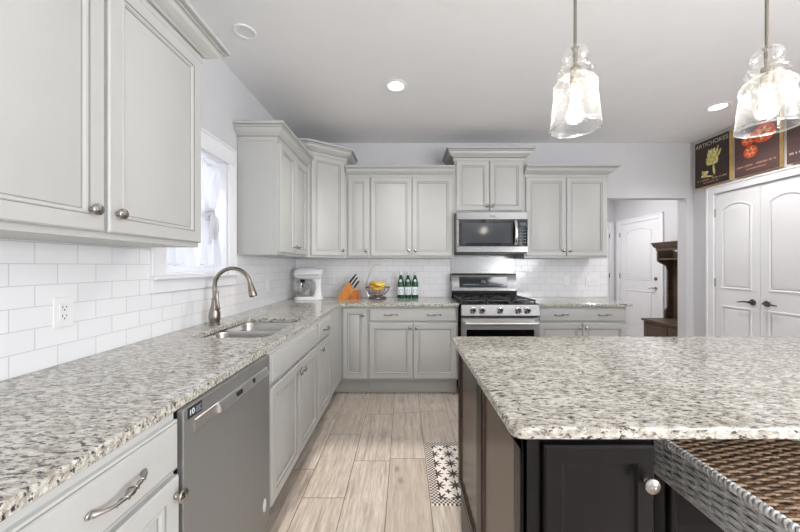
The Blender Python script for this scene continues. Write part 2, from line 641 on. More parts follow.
    def build(self, name, mats, parent=None, loc=(0, 0, 0), rot=(0, 0, 0), smooth=32, recalc=True):
        if recalc:
            bmesh.ops.recalc_face_normals(self.bm, faces=self.bm.faces)
        me = bpy.data.meshes.new(name)
        self.bm.to_mesh(me)
        self.bm.free()
        if not isinstance(mats, (list, tuple)):
            mats = [mats]
        for mm in mats:
            me.materials.append(mm)
        if smooth:
            me.shade_smooth()
            me.set_sharp_from_angle(angle=math.radians(smooth))
        o = bpy.data.objects.new(name, me)
        COL.objects.link(o)
        if parent is not None:
            o.parent = parent
        o.location = loc
        o.rotation_euler = rot
        return o


def offset_poly(poly, d):
    if abs(d) < 1e-9:
        return list(poly)
    N = len(poly)
    area = sum(poly[i][0] * poly[(i + 1) % N][1] - poly[(i + 1) % N][0] * poly[i][1] for i in range(N))
    sg = 1 if area > 0 else -1
    out = []
    for i in range(N):
        p0, p1, p2 = Vector(poly[i - 1]), Vector(poly[i]), Vector(poly[(i + 1) % N])
        d1, d2 = (p1 - p0).normalized(), (p2 - p1).normalized()
        n1, n2 = Vector((-d1.y, d1.x)) * sg, Vector((-d2.y, d2.x)) * sg
        s = n1 + n2
        mv = s / max(0.2, s.dot(n2))
        q = p1 + mv * d
        out.append((q.x, q.y))
    return out


def tag(o, label, cat, group=None):
    o['label'] = label
    o['category'] = cat
    if group:
        o['group'] = group
    return o


def thing(name, label, cat, loc=(0, 0, 0), rz=0.0, group=None):
    o = bpy.data.objects.new(name, None)
    o.empty_display_size = 0.05
    COL.objects.link(o)
    o.location = loc
    o.rotation_euler = (0, 0, rz)
    return tag(o, label, cat, group)


def struct(o):
    o['kind'] = 'structure'
    return o


def dup(root, loc, label, rz=None):
    r = root.copy()
    COL.objects.link(r)
    r.location = loc
    if rz is not None:
        r.rotation_euler = (0, 0, rz)
    r['label'] = label
    for ch in list(root.children):
        c = ch.copy()
        COL.objects.link(c)
        c.parent = r
        for g in list(ch.children):
            q = g.copy()
            COL.objects.link(q)
            q.parent = c
    return r


def slab(name, outline, holes, z0, z1, mat, bevel=0.004, parent=None):
    bm = bmesh.new()
    es = []
    for poly in [outline] + holes:
        vs = [bm.verts.new((x, y, z1)) for x, y in poly]
        for i in range(len(vs)):
            es.append(bm.edges.new((vs[i], vs[(i + 1) % len(vs)])))
    bmesh.ops.triangle_fill(bm, use_beauty=True, use_dissolve=True, edges=es)
    fs = list(bm.faces)
    r = bmesh.ops.extrude_face_region(bm, geom=fs)
    bmesh.ops.translate(bm, vec=(0, 0, z0 - z1), verts=[g for g in r['geom'] if isinstance(g, bmesh.types.BMVert)])
    bmesh.ops.recalc_face_normals(bm, faces=bm.faces)
    me = bpy.data.meshes.new(name)
    bm.to_mesh(me)
    bm.free()
    me.materials.append(mat)
    o = bpy.data.objects.new(name, me)
    COL.objects.link(o)
    if parent:
        o.parent = parent
    if bevel:
        b = o.modifiers.new('edge', 'BEVEL')
        b.width = bevel
        b.segments = 3
        b.limit_method = 'ANGLE'
        b.angle_limit = math.radians(50)
        b.harden_normals = False
    return o


def round_rect(x0, x1, y0, y1, r, n=6, corners=(1, 1, 1, 1)):
    out = []
    for (cx, cy, a0), on in zip(((x1 - r, y0 + r, -PI / 2), (x1 - r, y1 - r, 0), (x0 + r, y1 - r, PI / 2), (x0 + r, y0 + r, PI)), corners):
        if on:
            for i in range(n + 1):
                a = a0 + PI / 2 * i / n
                out.append((cx + r * math.cos(a), cy + r * math.sin(a)))
        else:
            out.append((cx + (r if cx > (x0 + x1) / 2 else -r), cy + (r if cy > (y0 + y1) / 2 else -r)))
    return out


def text_mesh(body, size, mat, depth=0.0006):
    cu = bpy.data.curves.new('lettering', 'FONT')
    cu.body = body
    cu.size = size
    cu.extrude = depth
    cu.align_x = 'CENTER'
    cu.align_y = 'CENTER'
    tmp = bpy.data.objects.new('lettering', cu)
    COL.objects.link(tmp)
    dg = bpy.context.evaluated_depsgraph_get()
    me = bpy.data.meshes.new_from_object(tmp.evaluated_get(dg))
    bpy.data.objects.remove(tmp)
    me.materials.clear()
    me.materials.append(mat)
    return me


def text_obj(name, body, size, mat, parent, loc, rot):
    o = bpy.data.objects.new(name, text_mesh(body, size, mat))
    COL.objects.link(o)
    o.parent = parent
    o.location = loc
    o.rotation_euler = rot
    return o


# ------------------------------------------------------------------ room shell
XW, XR, YB, CEIL, CT = -1.30, 3.467, 3.783, 2.756, 0.914
WY0, WY1, WZ0, WZ1 = 1.70, 2.325, 1.225, 2.035      # sink window opening
PY0, PY1, PZ = 2.64, 3.523, 2.085                    # pantry door opening
HX, HY = 4.13, 6.2                                   # hall walls
OX0, OX1, OZ = 2.43, 3.38, 2.098                     # passage opening

b = MB().box(XW - 0.15, HX + 0.2, REAR - 0.2, HY + 0.2, -0.08, 0)
struct(b.build('floor', floor_mat, smooth=0))
b = MB().box(XW - 0.15, HX + 0.2, REAR - 0.2, HY + 0.2, CEIL, CEIL + 0.08)
struct(b.build('ceiling', ceil_paint, smooth=0))

b = MB()
b.box(XW - 0.15, XW, REAR, WY0, 0, CEIL).box(XW - 0.15, XW, WY1, YB + 0.12, 0, CEIL)
b.box(XW - 0.15, XW, WY0, WY1, 0, WZ0).box(XW - 0.15, XW, WY0, WY1, WZ1, CEIL)
struct(b.build('wall_left', wall_paint, smooth=0))

b = MB()
b.box(XW, OX0, YB, YB + 0.12, 0, CEIL).box(OX1, XR + 0.12, YB, YB + 0.12, 0, CEIL).box(OX0, OX1, YB, YB + 0.12, OZ, CEIL)
struct(b.build('wall_back', wall_paint, smooth=0))

b = MB()
b.box(XR, XR + 0.12, REAR, -2.9, 0, CEIL).box(XR, XR + 0.12, -0.3, PY0, 0, CEIL).box(XR, XR + 0.12, PY1, YB, 0, CEIL)
b.box(XR, XR + 0.12, PY0, PY1, PZ, CEIL)
b.box(XR, XR + 0.12, -2.9, -0.3, 0, 0.4).box(XR, XR + 0.12, -2.9, -0.3, 2.5, CEIL)
struct(b.build('wall_right', wall_paint, smooth=0))

b = MB()
xs = [XW, -1.03, 0.33, 0.52, 1.88, 2.07, 3.43, XR]
for i in range(0, 8, 2):
    b.box(xs[i], xs[i + 1], REAR - 0.12, REAR, 0, CEIL)
for i in range(1, 7, 2):
    b.box(xs[i], xs[i + 1], REAR - 0.12, REAR, 0, 0.38).box(xs[i], xs[i + 1], REAR - 0.12, REAR, 2.52, CEIL)
struct(b.build('wall_rear', wall_paint, smooth=0))

b = MB()
b.box(1.9, 2.0, YB + 0.12, HY, 0, CEIL)
struct(b.build('wall_hall_left', wall_paint, smooth=0))
struct(MB().box(2.0, HX, HY, HY + 0.1, 0, CEIL).build('wall_hall_end', wall_paint, smooth=0))
struct(MB().box(HX, HX + 0.1, YB + 0.12, HY + 0.1, 0, CEIL).build('wall_hall_right', wall_paint, smooth=0))
# pantry closet behind the double doors
b = MB().box(HX, HX + 0.1, 2.2, YB + 0.12, 0, CEIL).box(XR + 0.12, HX, 2.1, 2.2, 0, CEIL)
struct(b.build('wall_pantry', wall_paint, smooth=0))

# tile backsplash (part of the wall finish)
T = 0.008
b = MB().box(XW, XW + T, -0.6, 1.608, CT, 1.372).box(XW, XW + T, 1.608, 2.452, CT, 1.140).box(XW, XW + T, 2.452, YB, CT, 1.372)
struct(b.build('trim_1', tile_y, smooth=0))
b = MB().box(XW + T, 0.549, YB - T, YB, CT, 1.372).box(0.549, 1.311, YB - T, YB, CT, 1.40).box(1.311, OX0, YB - T, YB, CT, 1.372)
struct(b.build('trim_2', tile_x, smooth=0))

# sink window: casing, jamb, sashes, panes
def rect_ring(b, y0, y1, z0, z1, w, x0, x1, m=0):
    b.box(x0, x1, y0, y0 + w, z0, z1, m).box(x0, x1, y1 - w, y1, z0, z1, m)
    b.box(x0, x1, y0 + w, y1 - w, z0, z0 + w, m).box(x0, x1, y0 + w, y1 - w, z1 - w, z1, m)
    return b


b = MB()
b.box(XW, XW + 0.022, 1.606, WY0 + 0.004, 1.232, WZ1 - 0.004, bev=0.003)
b.box(XW, XW + 0.022, WY1 - 0.004, 2.415, 1.232, WZ1 - 0.004, bev=0.003)
b.box(XW, XW + 0.024, 1.606, 2.415, WZ1 - 0.004, 2.142, bev=0.003)
b.box(XW, XW + 0.028, 1.606, 2.415, 2.142, 2.158, bev=0.003)
b.box(XW, XW + 0.020, 1.606, 2.415, 1.142, 1.212, bev=0.003)
b.box(XW - 0.10, XW + 0.045, 1.598, 2.42, 1.212, 1.232, bev=0.004)
win = struct(b.build('window_1', white_paint))
b = MB()
rect_ring(b, WY0 + 0.002, WY1 - 0.002, WZ0 + 0.008, WZ1 - 0.002, 0.012, XW - 0.148, XW - 0.001)
b.build('window_jamb', white_paint, win)
b = MB()
rect_ring(b, WY0 + 0.014, WY1 - 0.014, WZ0 + 0.02, 1.65, 0.045, XW - 0.125, XW - 0.095)
b.build('lower_sash', white_paint, win)
b = MB()
rect_ring(b, WY0 + 0.014, WY1 - 0.014, 1.61, WZ1 - 0.014, 0.04, XW - 0.146, XW - 0.126)
b.build('upper_sash', white_paint, win)
b = MB().box(XW - 0.112, XW - 0.108, WY0 + 0.055, WY1 - 0.055, WZ0 + 0.06, 1.608)
b.build('window_pane', pane_glass, win, smooth=0)
b = MB().box(XW - 0.138, XW - 0.134, WY0 + 0.05, WY1 - 0.05, 1.648, WZ1 - 0.05)
b.build('window_pane', pane_glass, win, smooth=0)

# unseen rear and side windows, added to bring in light: frames in the openings
for i in range(1, 7, 2):
    bb = MB()
    x0, x1 = xs[i], xs[i + 1]
    for a0, a1, c0, c1 in ((x0, x0 + 0.05, 0.38, 2.52), (x1 - 0.05, x1, 0.38, 2.52), (x0, x1, 0.38, 0.43), (x0, x1, 2.49, 2.52)):
        bb.box(a0, a1, REAR - 0.09, REAR - 0.03, c0, c1)
    struct(bb.build('window_%d' % (2 + i // 2), white_paint, smooth=0))
bb = MB()
rect_ring(bb, -2.9, -0.3, 0.4, 2.5, 0.05, XR + 0.03, XR + 0.09)
bb.box(XR + 0.03, XR + 0.09, -1.63, -1.57, 0.45, 2.45)
struct(bb.build('window_5', white_paint, smooth=0))


# doors with an arched upper panel; local frame: x across, faces -Y, base at z=0
def arch_outline(x0, x1, z0, z1, rise, n=14):
    pts = [(x0, z0), (x1, z0), (x1, z1 - rise)]
    for i in range(1, n):
        t = i / n
        x = x1 + (x0 - x1) * t
        pts.append((x, z1 - rise + rise * (1 - (2 * t - 1) ** 2)))
    pts.append((x0, z1 - rise))
    return pts


RP = [(0, 0, 0), (0.004, -0.007, 0), (0.012, -0.008, 0), (0.022, -0.001, 0), (0.026, 0.0005, 0), (0.034, -0.003, 0), (0.05, -0.006, 0)]


def leaf_door(name, w, h, parent=None, loc=(0, 0, 0), rz=0.0, lever_side=1, hinge_side=-1, deadbolt=False, handle=True):
    b = MB().box(0, w, 0, 0.035, 0, h, bev=0.002)
    st = 0.068 if w < 0.6 else 0.15
    b.relief(arch_outline(st, w - st, 1.03, 1.952, 0.06), RP)
    b.relief([(st, 0.25), (w - st, 0.25), (w - st, 0.85), (st, 0.85)], RP)
    d = b.build(name, white_paint, parent, loc, (0, 0, rz))
    hx = -0.0 if hinge_side < 0 else w
    for z in (0.25, 1.05, 1.82):
        MB().cyl((hx + 0.004 * hinge_side, -0.006, z), (hx + 0.004 * hinge_side, -0.006, z + 0.09), 0.008, n=10).build('hinge', nickel, d)
    if handle:
        lx = w - 0.06 if lever_side > 0 else 0.06
        sg = -1 if lever_side > 0 else 1
        b = MB()
        b.lathe([(0.0301, 0), (0.031, 0.004), (0.026, 0.011), (0.012, 0.014), (0.011, 0.04), (0.0, 0.042)], 20,
                mat=Matrix.Translation((lx, 0, 0.915)) @ Matrix.Rotation(PI / 2, 4, 'X'))
        b.tube([(lx, -0.042, 0.915), (lx + sg * 0.02, -0.046, 0.917), (lx + sg * 0.06, -0.046, 0.915), (lx + sg * 0.095, -0.042, 0.908), (lx + sg * 0.11, -0.04, 0.906)],
               [0.011, 0.0095, 0.0075, 0.0065, 0.005], 10)
        b.build('lever_handle', bronze if not deadbolt else pewter, d)
    if deadbolt:
        lx = w - 0.06 if lever_side > 0 else 0.06
        b = MB().lathe([(0.03, 0), (0.031, 0.006), (0.02, 0.018), (0.0, 0.02)], 20, mat=Matrix.Translation((lx, 0, 1.07)) @ Matrix.Rotation(PI / 2, 4, 'X'))
        b.build('deadbolt', bronze, d)
    return d


def casing(name, length, h, parent=None, loc=(0, 0, 0), rz=0.0, w=0.086):
    """door casing in the local frame of an opening x 0..length, face -Y"""
    b = MB()
    for x0, x1, z0, z1 in ((-w, 0, 0, h + w), (length, length + w, 0, h + w), (0, length, h, h + w)):
        b.box(x0, x1, -0.018, 0, z0, z1, bev=0.004)
    for x0, x1, z0, z1 in ((-w, -w + 0.02, 0, h + w), (length + w - 0.02, length + w, 0, h + w), (-w, length + w, h + w - 0.02, h + w)):
        b.box(x0, x1, -0.026, -0.015, z0, z1, bev=0.003)
    return b.build(name, white_paint, parent, loc, (0, 0, rz))


# pantry double doors on the right wall: local x runs toward -Y (rotation -90), face -Y -> -X
def rz_loc(x, y):
    return (x, y, 0)


tr1 = struct(casing('trim_3', PY1 - PY0, PZ, None, rz_loc(XR, PY1), -PI / 2))
wd = (PY1 - PY0) / 2
d1 = struct(leaf_door('door_1', wd - 0.003, PZ - 0.012, None, (XR + 0.004, PY1 - 0.001, 0.008), -PI / 2, 1, -1))
d2 = struct(leaf_door('door_2', wd - 0.003, PZ - 0.012, None, (XR + 0.004, PY1 - wd - 0.002, 0.008), -PI / 2, -1, 1))
# hall doors
struct(casing('trim_4', 0.92, 2.06, None, rz_loc(HX, 6.02), -PI / 2))
struct(leaf_door('door_3', 0.91, 2.05, None, (HX - 0.012, 6.015, 0.005), -PI / 2, 1, -1, True))
struct(casing('trim_5', 0.80, 2.06, None, rz_loc(3.22, HY), 0))
struct(leaf_door('door_4', 0.79, 2.05, None, (3.225, HY - 0.012, 0.005), 0, -1, 1))
# baseboards
b = MB().box(XR - 0.014, XR, -0.3, PY0 - 0.088, 0, 0.12).box(XR - 0.014, XR, PY1 + 0.088, YB, 0, 0.12)
struct(b.build('baseboard_right', white_paint))
b = MB().box(HX - 0.014, HX, YB + 0.125, 4.93, 0, 0.12)
struct(b.build('baseboard_hall', white_paint))
b = MB().box(OX1, XR - 0.014, YB - 0.014, YB, 0, 0.12)
struct(b.build('baseboard_back', white_paint))

# ------------------------------------------------------------------ cabinets
DOOR = [(0, 0.0, 0), (0, -0.015, 0), (0.005, -0.02, 0), (0.048, -0.02, 0), (0.0493, -0.0165, 1), (0.0515, -0.0165, 1), (0.054, -0.019, 0),
        (0.060, -0.0175, 0), (0.064, -0.0115, 0), (0.065, -0.0095, 1), (0.0675, -0.0095, 1), (0.070, -0.0105, 0)]
DRAWER = [(0, 0.0, 0), (0, -0.013, 0), (0.004, -0.0155, 0), (0.008, -0.0155, 1), (0.010, -0.0195, 0), (0.016, -0.02, 0)]
CROWN = [(-0.002, 0), (0.008, 0), (0.010, 0.004), (0.010, 0.026), (0.005, 0.028), (0.005, 0.032), (0.016, 0.035), (0.020, 0.041), (0.034, 0.048), (0.050, 0.062),
         (0.057, 0.078), (0.057, 0.0815), (0.066, 0.084), (0.066, 0.090), (0.062, 0.0915), (0.062, 0.0945), (0.078, 0.097), (0.080, 0.100), (0.080, 0.112), (0.076, 0.116), (-0.002, 0.116)]
CROWN_GLAZE = (4, 10, 14)
KNOB = [(0.0, 0), (0.0075, 0), (0.0085, 0.002), (0.006, 0.006), (0.0045, 0.012), (0.006, 0.015), (0.013, 0.017), (0.0178, 0.0205), (0.018, 0.0235), (0.0155, 0.0265), (0.0125, 0.0265), (0.0105, 0.0285), (0.005, 0.0300), (0.0, 0.0302)]


def knob_mesh():
    b = MB().lathe(KNOB, 20, mat=Matrix.Rotation(PI / 2, 4, 'X') @ Matrix.Diagonal((1, 1.0, 1, 1)))
    b.lathe([(0.0, 0.0312), (0.0035, 0.0310), (0.0042, 0.0295)], 12, mat=Matrix.Rotation(PI / 2, 4, 'X'))
    bmesh.ops.recalc_face_normals(b.bm, faces=b.bm.faces)
    me = bpy.data.meshes.new('knob')
    b.bm.to_mesh(me)
    b.bm.free()
    me.materials.append(pewter)
    me.shade_smooth()
    return me


def pull_mesh():
    b = MB()
    L = 0.064
    pts, rs = [], []
    for i in range(33):
        t = -1 + 2 * i / 32
        x = L * t
        y = -0.026 * (1 - abs(t) ** 3.2) - 0.002
        z = 0.004 * math.sin(t * PI)
        r = 0.0042 + 0.0045 * math.exp(-(t / 0.16) ** 2) + 0.0032 * math.exp(-((abs(t) - 0.95) / 0.12) ** 2)
        pts.append((x, y, z))
        rs.append(r)
    b.tube(pts, rs, 10)
    # twisted vine around the middle
    hp = []
    for i in range(41):
        t = -0.55 + 1.1 * i / 40
        a = t * 17
        base = -0.026 * (1 - abs(t) ** 3.2) - 0.002
        rr = 0.0055 + 0.0045 * math.exp(-(t / 0.16) ** 2)
        hp.append((L * t, base + rr * math.cos(a), 0.004 * math.sin(t * PI) + rr * math.sin(a)))
    b.tube(hp, 0.0018, 6)
    for s in (-1, 1):
        b.sphere((s * L, -0.003, 0), 0.008, 12, sc=(1.2, 0.5, 1))
    bmesh.ops.recalc_face_normals(b.bm, faces=b.bm.faces)
    me = bpy.data.meshes.new('drawer_pull')
    b.bm.to_mesh(me)
    b.bm.free()
    me.materials.append(pewter)
    me.shade_smooth()
    return me


KM, PM = knob_mesh(), pull_mesh()


def hang(me, name, parent, loc):
    o = bpy.data.objects.new(name, me)
    COL.objects.link(o)
    o.parent = parent
    o.location = loc
    return o


def fronts(root, spec, mats):
    for s in spec:
        k = s[0]
        if k == 'door':
            _, x0, x1, z0, z1, kx, kz = s
            d = MB().panel(x0, x1, z0, z1, DOOR).build('cabinet_door', mats, root)
            if kx is not None:
                hang(KM, 'knob', d, (kx, -0.02, kz))
        elif k == 'drawer':
            _, x0, x1, z0, z1, px = s
            d = MB().panel(x0, x1, z0, z1, DRAWER).build('drawer_front', mats, root)
            for p in px:
                hang(PM, 'drawer_pull', d, (p, -0.02, (z0 + z1) / 2))
        elif k == 'blank':
            _, x0, x1, z0, z1 = s
            MB().panel(x0, x1, z0, z1, DRAWER).build('false_drawer_front', mats, root)


CM = [cab_paint, cab_glaze]
DZ0, DZ1, RZ0, RZ1 = 0.17, 0.718, 0.735, 0.868


def base_cab(label, loc, rz, w, spec, depth=0.655, end=0.0, open_top=False):
    r = thing('base_cabinet', label, 'cabinet', loc, rz, 'grey base cabinets')
    if open_top:
        b = MB().box(0, w, 0, 0.018, 0.15, 0.884).box(0, 0.012, 0.018, depth, 0.15, 0.884).box(w - 0.012, w, 0.018, depth, 0.15, 0.884)
        b.box(0.012, w - 0.012, depth - 0.012, depth, 0.15, 0.884).box(0.012, w - 0.012, 0.018, depth - 0.012, 0.15, 0.168)
    else:
        b = MB().box(0, w, 0, depth, 0.15, 0.884, bev=0.001)
    b.build('cabinet_body', cab_paint, r)
    MB().box(0.0, w - end, 0.085, depth, 0, 0.15).build('toe_kick', cab_paint, r)
    fronts(r, spec, CM)
    return r


XF, YF = -0.63, 3.145          # face-frame planes (door fronts stand 20 mm proud)
DEP = 0.66
g = 0.014
# left run, front faces +X (rotation +90: local x -> +Y)
base_cab('grey base cabinet cut by the lower left corner of the picture, under the granite counter', (XF, -0.45, 0), PI / 2, 0.905,
         [('drawer', g, 0.445, RZ0, RZ1, [0.23]), ('drawer', 0.46, 0.905 - g, RZ0, RZ1, [0.675]), ('door', g, 0.445, DZ0, DZ1, 0.41, 0.66), ('door', 0.46, 0.905 - g, DZ0, DZ1, 0.495, 0.66)])
base_cab('grey base cabinet with one drawer over one door, on the near side of the dishwasher', (XF, 0.457, 0), PI / 2, 0.407,
         [('drawer', g, 0.403, RZ0, RZ1, [0.217]), ('door', g, 0.403, DZ0, DZ1, 0.385, 0.672)])
base_cab('wide grey sink base cabinet with a blank panel over two doors, beyond the dishwasher', (XF, 1.445, 0), PI / 2, 0.81,
         [('blank', g, 0.81 - g, RZ0, RZ1), ('door', g, 0.402, DZ0, DZ1, 0.372, 0.672), ('door', 0.408, 0.81 - g, DZ0, DZ1, 0.44, 0.672)], open_top=True)
base_cab('narrow grey base cabinet with a drawer over a door, between sink cabinet and corner', (XF, 2.257, 0), PI / 2, 0.413,
         [('drawer', g, 0.413 - g, RZ0, RZ1, [0.2]), ('door', g, 0.413 - g, DZ0, DZ1, 0.06, 0.672)])
# corner box
r = thing('base_cabinet', 'grey corner base cabinet whose narrow door with one knob meets the left run', 'cabinet', (XF, YF, 0), 0, 'grey base cabinets')
b = MB().box(-DEP, 0, -0.473, 0.628, 0.15, 0.884).box(0, 0.27, 0, 0.628, 0.15, 0.884)
b.build('cabinet_body', cab_paint, r)
b = MB().box(-DEP, -0.085, -0.473, 0.628, 0, 0.15).box(-0.085, 0.27, 0.085, 0.628, 0, 0.15)
b.build('toe_kick', cab_paint, r)
fronts(r, [('door', 0.022, 0.256, DZ0, RZ1, 0.225, 0.80)], CM)
# back run
base_cab('grey base cabinet with one wide two-pull drawer over two doors, left of the range', (-0.358, YF, 0), 0, 0.896,
         [('drawer', g, 0.896 - g, RZ0, RZ1, [0.228, 0.655]), ('door', g, 0.445, DZ0, DZ1, 0.415, 0.672), ('door', 0.451, 0.896 - g, DZ0, DZ1, 0.481, 0.672)], 0.628)
base_cab('grey base cabinet with one wide two-pull drawer over two doors, right of the range', (1.322, YF, 0), 0, 0.888,
         [('drawer', g, 0.888 - g, RZ0, RZ1, [0.235, 0.665]), ('door', g, 0.441, DZ0, DZ1, 0.411, 0.672), ('door', 0.447, 0.888 - g, DZ0, DZ1, 0.477, 0.672)], 0.628)


def scale_crown(out, up):
    return [(o * out / 0.08 if o > 0 else o, h * up / 0.116) for o, h in CROWN]


def upper_cab(label, loc, rz, w, d, z0, z1, spec, path, up=0.10, out=0.085):
    r = thing('wall_cabinet', label, 'cabinet', loc, rz, 'grey wall cabinets')
    b = MB().box(0, w, 0, d, z0, z1, bev=0.001)
    b.build('cabinet_body', cab_paint, r)
    if path:
        MB().crown(path, z1 - 0.012, scale_crown(out, up + 0.012), 0, CROWN_GLAZE).build('crown_molding', CM, r, smooth=25)
    fronts(r, spec, CM)
    return r


UF = -0.975
UZ0 = 1.372
# near-left upper cabinet, fronts face +X
w = 0.975
upper_cab('large grey two-door wall cabinet in the left foreground, hung before the sink window', (UF, 0.525, 0), PI / 2, w, 0.323, UZ0, 2.262,
          [('door', 0.006, 0.486, 1.393, 2.245, 0.440, 1.457), ('door', 0.499, w - 0.008, 1.393, 2.245, 0.527, 1.457)],
          [(0, 0.323), (0, 0), (w, 0), (w, 0.323)], 0.10, 0.1)
# upper cabinet beyond the window
w = 0.735
upper_cab('grey two-door wall cabinet on the left wall beyond the sink window', (UF - 0.013, 2.462, 0), PI / 2, w, 0.309, UZ0, 2.27,
          [('door', 0.02, 0.362, 1.393, 2.255, 0.332, 1.45), ('door', 0.368, w - 0.03, 1.393, 2.255, 0.402, 1.45)],
          [(0, 0.309), (0, 0), (w, 0)], 0.118, 0.075)
# diagonal corner cabinet
r = thing('wall_cabinet', 'tall grey diagonal corner wall cabinet with a single door', 'cabinet', (0, 0, 0), 0, 'grey wall cabinets')
P1, P2 = Vector((UF, 3.20)), Vector((-0.63, 3.455))
poly = [(-1.298, 3.781), (-1.298, 3.20), tuple(P1), tuple(P2), (-0.63, 3.781)]
MB().prism(poly, UZ0, 2.435).build('cabinet_body', cab_paint, r)
MB().crown([(-1.298, 3.20), tuple(P1), tuple(P2), (-0.63, 3.781)], 2.425, scale_crown(0.08, 0.125), 0, CROWN_GLAZE).build('crown_molding', CM, r, smooth=25)
dv = P2 - P1
dl = dv.length
ang = math.atan2(dv.y, dv.x)
dd = MB().panel(0.03, dl - 0.03, 1.393, 2.42, DOOR).build('cabinet_door', CM, r, (P1.x, P1.y, 0), (0, 0, ang))
hang(KM, 'knob', dd, (dl - 0.06, -0.02, 1.45))
# back run uppers
YU = 3.455
cx0 = -0.629
upper_cab('narrow grey single-door wall cabinet between the diagonal corner and the two-door one', (cx0, YU, 0), 0, 0.254, 0.326, UZ0, 2.265,
          [('door', 0.02, 0.246, 1.393, 2.25, 0.215, 1.45)], [(0.0, 0), (0.254, 0)], 0.105, 0.06)
w = 0.549 + 0.374
upper_cab('grey two-door wall cabinet over the green bottles, left of the microwave', (-0.374, YU, 0), 0, w, 0.326, UZ0, 2.265,
          [('door', 0.012, w / 2 - 0.003, 1.393, 2.25, w / 2 - 0.035, 1.45), ('door', w / 2 + 0.003, w - 0.02, 1.393, 2.25, w / 2 + 0.035, 1.45)], [(0, 0), (w, 0)], 0.105, 0.06)
w = 0.76
upper_cab('short raised grey two-door wall cabinet directly above the microwave', (0.55, YU - 0.004, 0), 0, w, 0.33, 1.862, 2.44,
          [('door', 0.018, w / 2 - 0.003, 1.885, 2.425, w / 2 - 0.03, 1.935), ('door', w / 2 + 0.003, w - 0.018, 1.885, 2.425, w / 2 + 0.03, 1.935)],
          [(0, 0.33), (0, 0), (w, 0), (w, 0.33)], 0.12, 0.095)
w = 0.91
upper_cab('grey two-door wall cabinet to the right of the microwave, beside the passage', (1.311, YU, 0), 0, w, 0.326, UZ0, 2.265,
          [('door', 0.016, w / 2 - 0.003, 1.393, 2.25, w / 2 - 0.035, 1.45), ('door', w / 2 + 0.003, w - 0.016, 1.393, 2.25, w / 2 + 0.035, 1.45)],
          [(0, 0), (w, 0), (w, 0.326)], 0.105, 0.095)

# ------------------------------------------------------------------ countertops
XE, YE = -0.626, 3.109
SX0, SX1, SY0, SY1 = -1.125, -0.715, 1.635, 2.242
sink_hole = round_rect(SX0, SX1, SY0, SY1, 0.05, 6)
outl = [(XE, -0.5), (XE, YE - 0.02), (XE + 0.006, YE - 0.006), (XE + 0.02, YE), (0.541, YE), (0.541, YB - T - 0.001), (XW + T + 0.001, YB - T - 0.001), (XW + T + 0.001, -0.5)]
ct = slab('countertop', outl, [sink_hole], 0.8845, CT, granite)
tag(ct, 'L-shaped speckled granite countertop holding the sink, running from the left foreground to the range', 'countertop', 'speckled granite countertops')
ct = slab('countertop', round_rect(1.316, 2.257, YE, YB - T - 0.001, 0.012, 4), [], 0.8845, CT, granite)
tag(ct, 'short speckled granite countertop to the right of the range', 'countertop', 'speckled granite countertops')

# sink
r = thing('kitchen_sink', 'undermount stainless steel double-bowl sink sunk in the granite counter under the window', 'sink', ((SX0 + SX1) / 2, (SY0 + SY1) / 2, 0.69))


def bowl(x0, x1, y0, y1, depth):
    b = MB()
    prof = [(-0.012, 0.1935, 0.07), (0.0, 0.1935, 0.065), (0.004, 0.18, 0.06), (0.012, 0.04, 0.055), (0.03, 0.008, 0.05), (0.07, 0.0, 0.03)]
    rings = []
    for ins, z, rr in prof:
        rings.append([(x, y, z) for x, y in round_rect(x0 + ins, x1 - ins, y0 + ins, y1 - ins, max(0.012, rr), 5)])
    b.loops(rings, cap0=False, cap1=True)
    return b


hx, hy = (SX1 - SX0) / 2, (SY1 - SY0) / 2
for y0, y1 in ((-hy + 0.002, -0.012), (0.012, hy - 0.002)):
    bo = bowl(-hx + 0.002, hx - 0.002, y0, y1, 0.19).build('sink_bowl', stainless_sink, r, smooth=50)
    yc = (y0 + y1) / 2
    MB().lathe([(0.0, 0.003), (0.02, 0.002), (0.038, 0.004), (0.042, 0.001)], 24, mat=Matrix.Translation((0, yc, 0))).build('drain', chrome, bo)
MB().box(-hx + 0.01, hx - 0.01, -0.011, 0.011, 0.1, 0.178, bev=0.004).build('bowl_divider', stainless_sink, r)

# faucet
r = thing('kitchen_faucet', 'brushed nickel gooseneck faucet standing behind the sink', 'faucet', (-1.19, 1.985, CT))
b = MB().lathe([(0.0, 0), (0.031, 0), (0.032, 0.006), (0.029, 0.012), (0.0335, 0.045), (0.032, 0.075), (0.025, 0.105), (0.018, 0.135), (0.0155, 0.16), (0.018, 0.163), (0.018, 0.168), (0.0135, 0.17), (0.0, 0.17)], 28)
b.build('faucet_body', nickel, r)
pts = [(0, 0, 0.165), (0, 0, 0.20), (0, 0, 0.235)]
R = 0.1125
for i in range(1, 17):
    a = PI - (PI * 0.95) * i / 16
    pts.append((R + R * math.cos(a), 0, 0.243 + R * math.sin(a)))
MB().tube(pts, 0.0125, 14).build('spout_tube', nickel, r)
e = Vector(pts[-1])
dirv = (Vector(pts[-1]) - Vector(pts[-2])).normalized()
dirv = Vector((0.25, 0, -0.97)).normalized()
q = [e - dirv * 0.004, e + dirv * 0.012, e + dirv * 0.022, e + dirv * 0.055, e + dirv * 0.078, e + dirv * 0.086]
MB().tube(q, [0.0135, 0.0155, 0.0175, 0.022, 0.0245, 0.021], 18).build('spray_head', nickel, r)
b = MB().cyl((0.014, -0.01, 0.10), (0.045, -0.028, 0.108), 0.011, 0.009, 14)
b.tube([(0.04, -0.025, 0.105), (0.038, -0.027, 0.13), (0.031, -0.027, 0.165), (0.03, -0.028, 0.205), (0.033, -0.028, 0.213)], [0.0075, 0.008, 0.0085, 0.0105, 0.006], 12)
b.build('lever_handle', nickel, r)

